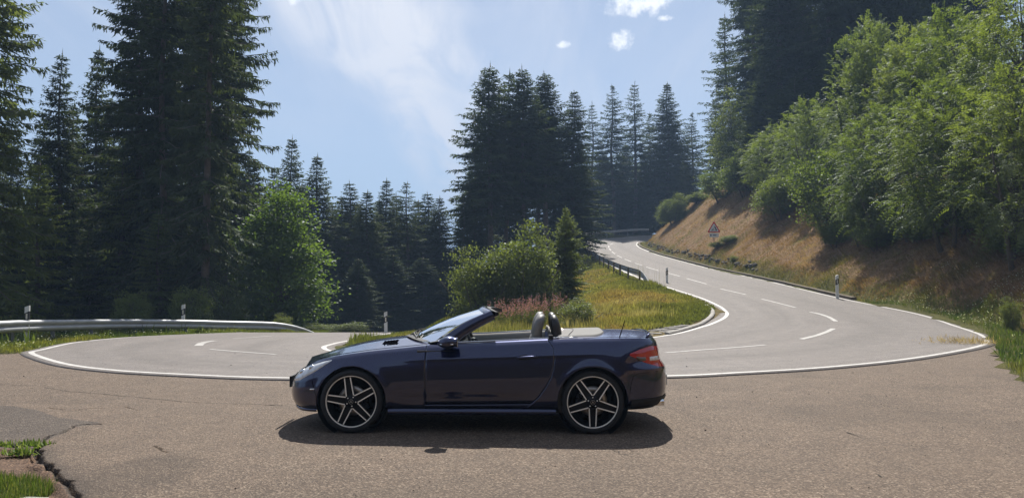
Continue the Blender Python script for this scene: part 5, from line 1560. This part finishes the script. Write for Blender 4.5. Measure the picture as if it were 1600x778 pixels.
wp = plate_('distance_plate', [(-.36, -.012, zc_ - .70), (.36, -.012, zc_ - .70), (.36, -.012, zc_ - .36), (-.36, -.012, zc_ - .36)], M_SWHITE, sg_)
plate_('plate_mark', [(-.30, -.016, zc_ - .60), (-.20, -.016, zc_ - .60), (-.20, -.016, zc_ - .46), (-.30, -.016, zc_ - .46)], M_SBLACK, wp, .002)
for q in range(3):
    x0 = -.09 + q * .10
    plate_('plate_mark', [(x0, -.016, zc_ - .58), (x0 + .065, -.016, zc_ - .58), (x0 + .065, -.016, zc_ - .48), (x0, -.016, zc_ - .48)], M_SBLACK, wp, .002)
for x0 in (-.345, .32):
    plate_('plate_mark', [(x0, -.016, zc_ - .44), (x0 + .025, -.016, zc_ - .44), (x0 + .025, -.016, zc_ - .40), (x0, -.016, zc_ - .40)], M_SBLACK, wp, .002)
# ---- stones
def rock_mesh(seed, sx=1, sy=1, sz_=1):
    import bmesh
    bm = bmesh.new(); bmesh.ops.create_icosphere(bm, subdivisions=2, radius=.5)
    rg = np.random.default_rng(seed); pl_ = [(norm(rg.normal(0, 1, 3)), rg.uniform(.30, .44)) for _ in range(9)]
    for v in bm.verts:
        c = np.array(v.co)
        for nn, dd in pl_:
            e = c @ nn - dd
            if e > 0:
                c = c - nn * e
        v.co = Vector(c * np.array([sx, sy, sz_]))
    me_ = bpy.data.meshes.new('stone'); bm.to_mesh(me_); bm.free(); me_.materials.append(M_ROCK)
    return me_
ROCKS = [rock_mesh(50 + k, 1.2, 1.0, .8) for k in range(6)]
wall = tag(empty('stone_wall', (0, 0, 0)), 'low broken row of grey stones along the foot of the dry bank', 'stone wall')
rgS = random.Random(3)
jj = [i for i in range(st_i(25), st_i(30))]
wp_ = even([tuple(OUT[i] + (OUT[i] - INN[i]) / np.linalg.norm(OUT[i] - INN[i]) * 1.55) for i in range(st_i(26) + 6, st_i(30) + 2, 6)], .42)
for i, p in enumerate(wp_):
    for lay_ in range(2):
        if rgS.random() < .40 + .35 * lay_:
            continue
        x, y = p[0] + rgS.uniform(-.15, .15), p[1] + rgS.uniform(-.2, .2)
        o = link('stone', ROCKS[rgS.randrange(6)], None, wall)
        s = rgS.uniform(.2, .45)
        o.location = (x + .12 * lay_, y, H1(x, y) + .02 + .2 * lay_); o.scale = (s, s, s * rgS.uniform(.7, 1.1)); o.rotation_euler = (rgS.uniform(-.3, .3), rgS.uniform(-.3, .3), rgS.random() * 6.28)
st = link('pale_stone', rock_mesh(77, 1.3, .8, .5), None)
st.data.materials.clear(); st.data.materials.append(M_KERB)
q = gp(52, 782); st.location = (q[0], q[1], .0); st.scale = (.20, .16, .13); tag(st, 'pale stone beside the grass in the lower corner', 'stone')
# ---- kerbs and gutter
def kerb_line(pts, step, w, h, m, name, root, base=None, gap=.012):
    P_ = even(pts, step)
    for a, b in zip(P_[:-1], P_[1:]):
        d = (b - a); Ln = np.linalg.norm(d); c = (a + b) / 2; t = math.atan2(d[1], d[0])
        zb = float(zroad(c[0], c[1])) + (base or 0)
        sl = (float(zroad(b[0], b[1])) - float(zroad(a[0], a[1]))) / Ln
        g = MB()
        l2, w2 = Ln / 2 - gap / 2, w / 2
        ch = min(.03, h * .3)
        sec = [(-w2, -.2), (-w2, h - ch), (-w2 + ch, h), (w2 - ch * .4, h), (w2, h - ch * .4), (w2, -.2)]
        vs_ = [(sx, yy, zz + sl * sx) for sx in (-l2, l2) for yy, zz in sec]
        n = 6
        g.add(vs_, [tuple(range(n - 1, -1, -1)), tuple(range(n, 2 * n))] + [(i, (i + 1) % n, n + (i + 1) % n, n + i) for i in range(n)])
        o = g.build(name, m, root); o.location = (c[0], c[1], zb + rgS.uniform(-.008, .008)); o.rotation_euler = (0, 0, t + rgS.uniform(-.01, .01))
kr = tag(empty('kerb'), kind='structure')
kerb_line([gp(*p) for p in ((1042, 523.6), (1066, 518.0), (1086, 511.3), (1103, 503.5), (1112, 495.5), (1114, 489.5), (1110, 483.5), (1104, 479))], 0.8, .14, .085, M_KERB, 'kerb_stone', kr)
kr2 = tag(empty('kerb'), kind='structure')
kp = [tuple(OUT[i] + (OUT[i] - INN[i]) / np.linalg.norm(OUT[i] - INN[i]) * .34) for i in range(st_i(25) - 1, st_i(31), 4)]
kerb_line(kp, 1.0, .22, .13, M_KERBD, 'kerb_stone', kr2)
gut = tag(empty('gutter'), kind='structure')
ga, gb = np.array(gp(1016, 526.0)), np.array(gp(1084, 509.5))
ga2, gb2 = np.array(gp(1010, 518.5)), np.array(gp(1066, 508.5))
for i in range(13):
    for k in range(3):
        u = (i + .5) / 13; v = (k + .5) / 3
        c = (ga * (1 - u) + gb * u) * (1 - v) + (ga2 * (1 - u) + gb2 * u) * v
        d = (gb - ga); t = math.atan2(d[1], d[0])
        g = MB(); lx_, ly_ = np.linalg.norm(gb - ga) / 26 - .025, np.linalg.norm(ga2 - ga) / 6 - .03
        g.add([(-lx_, -ly_, -.1), (lx_, -ly_, -.1), (lx_, ly_, -.1), (-lx_, ly_, -.1), (-lx_ + .02, -ly_ + .02, .035), (lx_ - .02, -ly_ + .02, .035), (lx_ - .02, ly_ - .02, .035), (-lx_ + .02, ly_ - .02, .035)],
              [(4, 5, 6, 7), (0, 1, 5, 4), (1, 2, 6, 5), (2, 3, 7, 6), (3, 0, 4, 7)])
        o = g.build('cobble', M_COB, gut); o.location = (c[0], c[1], float(zroad(c[0], c[1])) + rgS.uniform(-.012, .02)); o.rotation_euler = (rgS.uniform(-.05, .05), rgS.uniform(-.05, .05), t + rgS.uniform(-.06, .06))

# ================================================================ grass and small growth
M_GRASS = leaf_mat('grass_blades', None, None, 0.42, attr=True, gloss=0.12)
def blades(name, xy, h, w, col, seed=0, lean=0.55, zfun=height, jitter=.35, down=None, zoff=-.01):
    rg = np.random.default_rng(seed); n = len(xy)
    z = zfun(xy[:, 0], xy[:, 1]) + zoff
    b = np.column_stack([xy, z])
    az = rg.random(n) * 6.283; l = np.abs(rg.normal(0, lean, n))
    d = np.column_stack([np.cos(az) * l, np.sin(az) * l, np.ones(n)])
    if down is not None:
        d = d + down
    d = norm(d)
    hh = h * rg.uniform(.5, 1.35, n) if np.ndim(h) == 0 else h * rg.uniform(.6, 1.3, n)
    s = norm(np.column_stack([-np.sin(az) + rg.normal(0, .4, n), np.cos(az) + rg.normal(0, .4, n), np.zeros(n)]))
    V, F = kites(b, b + d * hh[:, None], s, np.broadcast_to(w, (n,)) * rg.uniform(.6, 1.4, n))
    c = np.repeat(np.clip(col * (1 + rg.normal(0, jitter, (n, 1)) * .6), .003, .9), 4, axis=0)
    return tag(link(name, np_mesh(name, V, F, c), M_GRASS), kind='stuff')
def samp(n, x0, x1, y0, y1, seed):
    rg = np.random.default_rng(seed)
    return np.column_stack([rg.uniform(x0, x1, n), rg.uniform(y0, y1, n)])
def mixcol(t, stops):
    t = np.clip(t, 0, 1); ps = [s[0] for s in stops]
    return np.column_stack([np.interp(t, ps, [s[1][k] for s in stops]) for k in range(3)])
ISL = np.vstack([INN[st_i(4):st_i(31)]])
GREEN, YELL, ORAN, STRAW = (.15, .165, .042), (.29, .265, .078), (.34, .24, .095), (.44, .37, .17)
# island turf
p = np.vstack([samp(150000, -4.6, 9, 17, 30, 1), samp(110000, -4.5, 9.5, 30, 48, 2), samp(40000, 2, 9.5, 48, 80, 3)])
m = inside(ISL, p[:, 0], p[:, 1]); dI, _, _ = nearest(INN[::3], p[:, 0], p[:, 1])
m &= (np.abs(dI) > .55) | ((np.abs(dI) > .3) & (p[:, 1] > 28))
m &= ~inside(np.array([ga, gb, gb2, ga2]), p[:, 0], p[:, 1])
p = p[m]; dI = np.abs(dI[m])
t = fnoise(p[:, 0], p[:, 1], .28, 21) * 1.5 - .36 + .20 * sstep(.6, 3.0, dI) - .22 * (1 - sstep(.5, 1.6, dI))
col = mixcol(t, [(0, GREEN), (.35, (.19, .19, .048)), (.55, YELL), (.8, ORAN), (1, STRAW)])
tall = .10 + .16 * sstep(.5, .75, fnoise(p[:, 0], p[:, 1], .5, 22)) + .06 * sstep(24, 18, p[:, 1]) * sstep(3, -1, p[:, 0])
blades('island_grass', p, tall, .018 + .0006 * p[:, 1], col, 4)
# long straw grass behind the car
p = samp(24000, -3.8, 5.5, 19.5, 29, 5); m = inside(ISL, p[:, 0], p[:, 1]); dI, _, _ = nearest(INN[::3], p[:, 0], p[:, 1]); m &= np.abs(dI) > 1.0
m &= fnoise(p[:, 0], p[:, 1], .45, 23) + .35 * sstep(2.5, -1.5, p[:, 0]) > .62
p = p[m]; t = fnoise(p[:, 0], p[:, 1], .8, 24) + .1
blades('meadow_grass', p, .16 + .24 * sstep(-2.6, -.6, p[:, 0]), .016, mixcol(t, [(.2, (.13, .14, .035)), (.5, (.25, .225, .075)), (.8, STRAW)]), 6, .35)
# dry bank
dn = np.array([-.75, -.15, -.15])
p = np.vstack([samp(130000, 12, 26, 22, 60, 7), samp(50000, 13, 24, 60, 100, 8), samp(60000, 8, 22, 12, 32, 9)])
s, nx2, ny2 = nearest(RE_C, p[:, 0], p[:, 1]); m = (s > 1.1) & (s < 8.5); p = p[m]; s = s[m]
t = fnoise(p[:, 0], p[:, 1], .5, 25) * 1.25 - .12 - .25 * (1 - sstep(1.0, 2.4, s))
col = mixcol(t, [(0, (.10, .105, .03)), (.28, (.17, .14, .05)), (.42, (.22, .132, .070)), (.7, (.30, .19, .104)), (1, (.38, .28, .16))])
blades('dry_bank_grass', p, .12 + .16 * sstep(.45, .7, fnoise(p[:, 0], p[:, 1], 1.4, 35)), .022, col, 10, .5, down=dn)
# verges
vp = np.vstack([samp(60000, 5, 20, 6, 26, 11), samp(40000, 10, 17, 26, 60, 12), samp(18000, 13, 19, 60, 100, 13)])
s, _, nyv = nearest(RE_C, vp[:, 0], vp[:, 1]); m = (s > .05 + .3 * (vp[:, 1] > 21)) & (s < 2.0 + .9 * (vp[:, 1] < 24)); vp = vp[m]; s = s[m]
t = fnoise(vp[:, 0], vp[:, 1], .7, 26) + .15 * sstep(1.2, 2.4, s) + .22 * sstep(28, 40, vp[:, 1])
blades('verge_grass', vp, .13 + .10 * fnoise(vp[:, 0], vp[:, 1], .9, 27), .016, mixcol(t, [(.2, (.055, .10, .016)), (.5, (.10, .135, .03)), (.7, (.19, .18, .06)), (.9, (.28, .22, .09))]), 14)
lp = samp(260000, -18, -5, 10, 35, 15); s, _, _ = nearest(LE_C, lp[:, 0], lp[:, 1]); m = (s < -.22) & (s > -3.2) & ~inside(ROAD_POLY, lp[:, 0], lp[:, 1]) & ~inside(LAYBY_POLY, lp[:, 0], lp[:, 1]); lp = lp[m]; s = -s[m]
t = fnoise(lp[:, 0], lp[:, 1], .7, 28)
lh = .13 + .26 * sstep(.8, 2.4, s) * fnoise(lp[:, 0], lp[:, 1], .8, 29)
blades('verge_grass', lp, lh, .018, mixcol(t, [(.2, (.09, .14, .022)), (.5, (.16, .19, .034)), (.8, (.26, .24, .06))]), 16)
# taller weeds under the rail
wp2 = np.array([(x, y) for x, y in samp(9000, -17, -6, 12, 34, 17)]); s, _, _ = nearest(LE_C, wp2[:, 0], wp2[:, 1]); m = (s < -1.2) & (s > -3.4) & (fnoise(wp2[:, 0], wp2[:, 1], .6, 30) > .5) & ~inside(ROAD_POLY, wp2[:, 0], wp2[:, 1]); wp2 = wp2[m]
blades('tall_weeds', wp2, .45, .05, mixcol(fnoise(wp2[:, 0], wp2[:, 1], 1.2, 31), [(.2, (.06, .10, .02)), (.8, (.16, .19, .04))]), 18, .6)
# lower-left corner tuft and the weed in the crack
cz0 = lambda x, y: np.full(np.shape(x), -.05)
q0, q1 = gp(-30, 742), gp(88, 790)
rgC = np.random.default_rng(19)
cp_ = samp(26000, -4.6, -2.9, 4.8, 6.2, 20)
poly = np.array([gp(*q_) for q_ in ((-60, 741), (18, 742), (48, 744), (78, 752), (84, 762), (70, 771), (50, 774), (40, 800), (-60, 805))])
m = inside(poly, cp_[:, 0], cp_[:, 1]); cp_ = cp_[m]
blades('corner_grass', cp_, .095, .0065, mixcol(rgC.random(len(cp_)), [(0, (.06, .105, .018)), (.6, (.12, .17, .035)), (1, (.27, .25, .10))]), 21, .6, zfun=cz0)
for nm, px, py, n_, rr in (('crack_weed', 44, 695, 260, .07), ('crack_weed', 30, 706, 130, .06), ('crack_weed', 0, 694, 90, .05)):
    c = np.array(gp(px, py)); k = c + rgC.normal(0, rr, (n_, 2)) * np.array([1.3, .6])
    blades(nm, k, .07, .020, mixcol(rgC.random(n_), [(0, (.08, .13, .02)), (.7, (.16, .22, .05)), (1, (.34, .36, .16))]), 22, 1.0, zfun=cz0, zoff=.02)
# straw swept on to the road at the corner
c = np.array(gp(1516, 536)); k = c + rgC.normal(0, 1, (900, 2)) * np.array([.50, .35])
blades('straw_litter', k, .16, .012, mixcol(rgC.random(900), [(0, (.30, .20, .09)), (1, (.46, .35, .18))]), 23, 3.5, zfun=lambda x, y: zroad(x, y) + .03)
# white clover and daisies on the verges
fp = np.vstack([samp(5200, 8, 20, 10, 30, 24), samp(1500, -14, -9, 12, 30, 25)]); s, _, _ = nearest(RE_C, fp[:, 0], fp[:, 1]); s2, _, _ = nearest(LE_C, fp[:, 0], fp[:, 1])
m = ((s > .3) & (s < 3.2) & (fnoise(fp[:, 0], fp[:, 1], .5, 33) > .5)) | ((s2 < -.4) & (s2 > -2.2)); m &= ~inside(ROAD_POLY, fp[:, 0], fp[:, 1]); fp = fp[m][:1500]
def flower_heads(name, xy, zf, size, colr, seed):
    rg = np.random.default_rng(seed); n = len(xy)
    b = np.column_stack([xy, zf]); B_, T_, S_2, W_ = [], [], [], []
    for k in range(2):
        d = norm(rg.normal(0, 1, (n, 3)) + np.array([0, 0, .4])); sd = norm(np.cross(d, rg.normal(0, 1, (n, 3))))
        B_.append(b - d * size / 2); T_.append(b + d * size / 2); S_2.append(sd); W_.append(np.full(n, size))
    V, F = kites(np.concatenate(B_), np.concatenate(T_), np.concatenate(S_2), np.concatenate(W_))
    return tag(link(name, np_mesh(name, V, F, np.tile(np.array(colr), (len(V), 1)) * np.repeat(rg.uniform(.75, 1.15, len(V) // 4), 4)[:, None]), M_GRASS), kind='stuff')
flower_heads('white_flowers', fp, height(fp[:, 0], fp[:, 1]) + rgC.uniform(.10, .24, len(fp)), .035, (.62, .62, .52), 26)
# fireweed: stems with pink spires
rgF = np.random.default_rng(27)
fx_ = rgF.uniform(-1.0, 2.0, 330) * rgF.uniform(.3, 1, 330) + .1; fy_ = 25.4 + .55 * (fx_ + 1) + rgF.normal(0, .6, 330)
hF = rgF.uniform(.75, 1.15, 330); zF = height(fx_, fy_)
SB, ST_, SS, SW, SCc = [], [], [], [], []
for i in range(190):
    b = np.array([fx_[i], fy_[i], zF[i]]); top_ = b + np.array([rgF.normal(0, .06), rgF.normal(0, .06), hF[i]])
    SB.append(b); ST_.append(top_); SS.append(np.array([1.0, 0, 0])); SW.append(.012); SCc.append((.13, .12, .05))
    for k in range(12):
        u = rgF.uniform(.15, .6); o = b + (top_ - b) * u; d = norm(rgF.normal(0, 1, 3) + np.array([0, 0, .2])) * .14
        SB.append(o); ST_.append(o + d); SS.append(norm(np.cross(d, rgF.normal(0, 1, 3)))); SW.append(.024); SCc.append((.11, .13, .035))
    for k in range(13):
        u = rgF.uniform(.58, 1.0); o = b + (top_ - b) * u; d = norm(rgF.normal(0, 1, 3)) * .055 * (1.4 - u)
        SB.append(o); ST_.append(o + d * 1.5); SS.append(norm(np.cross(d, rgF.normal(0, 1, 3)))); SW.append(.026); SCc.append((.40, .19, .25))
V, F = kites(np.array(SB), np.array(ST_), np.array(SS), np.array(SW))
tag(link('fireweed', np_mesh('fireweed', V, F, np.repeat(np.array(SCc), 4, axis=0)), M_GRASS), kind='stuff')
# loose grit and bits of bark on the asphalt
rgG = np.random.default_rng(61)
k = np.column_stack([rgG.uniform(-9, 9, 900), rgG.uniform(5.2, 16.5, 900)]); k = k[inside(LAYBY_POLY, k[:, 0], k[:, 1]) | inside(ROAD_POLY, k[:, 0], k[:, 1])]
k = k[~((np.abs(k[:, 0] + .4) < 2.2) & (np.abs(k[:, 1] - 8.64) < 1.0)) & ~((k[:, 0] < -2.4) & (k[:, 1] < 9.8))]
GV, GF = [], []
octa = np.array([(1, 0, 0), (-1, 0, 0), (0, 1, 0), (0, -1, 0), (0, 0, 1), (0, 0, -.5)], float)
of = np.array([(0, 2, 4), (2, 1, 4), (1, 3, 4), (3, 0, 4), (2, 0, 5), (1, 2, 5), (3, 1, 5), (0, 3, 5)])
for i_, (x, y) in enumerate(k):
    s_ = rgG.uniform(.003, .0075) * (1 + (rgG.random() < .04) * 1.0)
    GV.append(octa * rgG.uniform(.6, 1.4, (6, 3)) * s_ + np.array([x, y, .003 + (.012 if inside(ROAD_POLY, [x], [y])[0] else 0)])); GF.append(of + 6 * i_)
tag(link('grit', np_mesh('grit', np.concatenate(GV), np.concatenate(GF)), simple('grit', (0.075, 0.058, 0.045), 0.9, 0, 0.5, 3)), kind='stuff')
# tall dry stalks by the island marker post
k = np.column_stack([rgF.uniform(6.0, 7.4, 70), rgF.uniform(36, 42, 70)]); dK, _, _ = nearest(INN[::3], k[:, 0], k[:, 1]); k = k[np.abs(dK) > .35]
blades('dry_stalks', k, 1.05, .009, mixcol(rgF.random(len(k)), [(0, (.16, .14, .06)), (1, (.26, .22, .11))]), 28, .12)
# low leafy growth on the island, bank and verge
G_W = 'low leafy clumps in the grass'
leafy('bush2', 'leafy_clump', 905, 25.0, 462, 34, 'broad leafy clump in the island grass behind the boot', G_W)
leafy('bush2', 'leafy_clump', 1122, 61, 380, 16, 'small bush at the foot of the warning sign', G_W)
leafy('bush2', 'leafy_clump', 1140, 60, 366, 20, 'dark bush on the bank just past the warning sign', G_W)
leafy('bush2', 'leafy_clump', 1147, 54, 398, 7, 'tiny bright plant low on the bank past the warning sign', G_W)
leafy('bush2', 'leafy_clump', 1578, 21.8, 460, 15, 'bright green tussock at the edge of the shaded bank', G_W)
leafy('bush2', 'leafy_clump', 442, 31.5, 487, 14, 'small bright plant behind the dipping end of the guardrail', G_W)
leafy('bush2', 'leafy_clump', 545, 33.5, 506, 30, 'low bright growth just past the dipping guardrail end', G_W)
leafy('bush2', 'leafy_clump', 500, 34.5, 505, 26, 'low bright growth hidden by the dipping guardrail end', G_W)
for px, d, yt, r_ in ((1305, 42, 345, 26), (1370, 37, 352, 34), (1440, 34.2, 345, 36), (1585, 27.6, 345, 44)):
    leafy('hazel', 'leafy_clump', px, d, yt, r_, 'dark low growth along the lower edge of the bank thicket', 'dark growth along the thicket edge')

# ================================================================ summer haze in the air
def haze_box():
    m = bpy.data.materials.new('summer_haze'); m.use_nodes = True
    nt = m.node_tree; nt.nodes.clear()
    out = nt.nodes.new('ShaderNodeOutputMaterial')
    v = nd(nt, 'ShaderNodeVolumePrincipled', {'Color': (0.46, 0.67, 1.0, 1), 'Density': HAZE, 'Anisotropy': 0.0})
    nt.links.new(v.outputs[0], out.inputs['Volume'])
    ex, ey = max(abs(gx[0]), abs(gx[-1])) + 40, max(abs(gy[0]), abs(gy[-1])) + 40
    zt = max(float(GZ.max()) + 10, 90.0); zb = float(gz.min()) - 1.5
    g = MB(); g.box((0, 0, (zt + zb) / 2), (ex, ey, (zt - zb) / 2))
    tag(g.build('haze', m), kind='stuff')
    print('HAZE', ex, ey, zb, zt)
HAZE = 0.00095
haze_box()
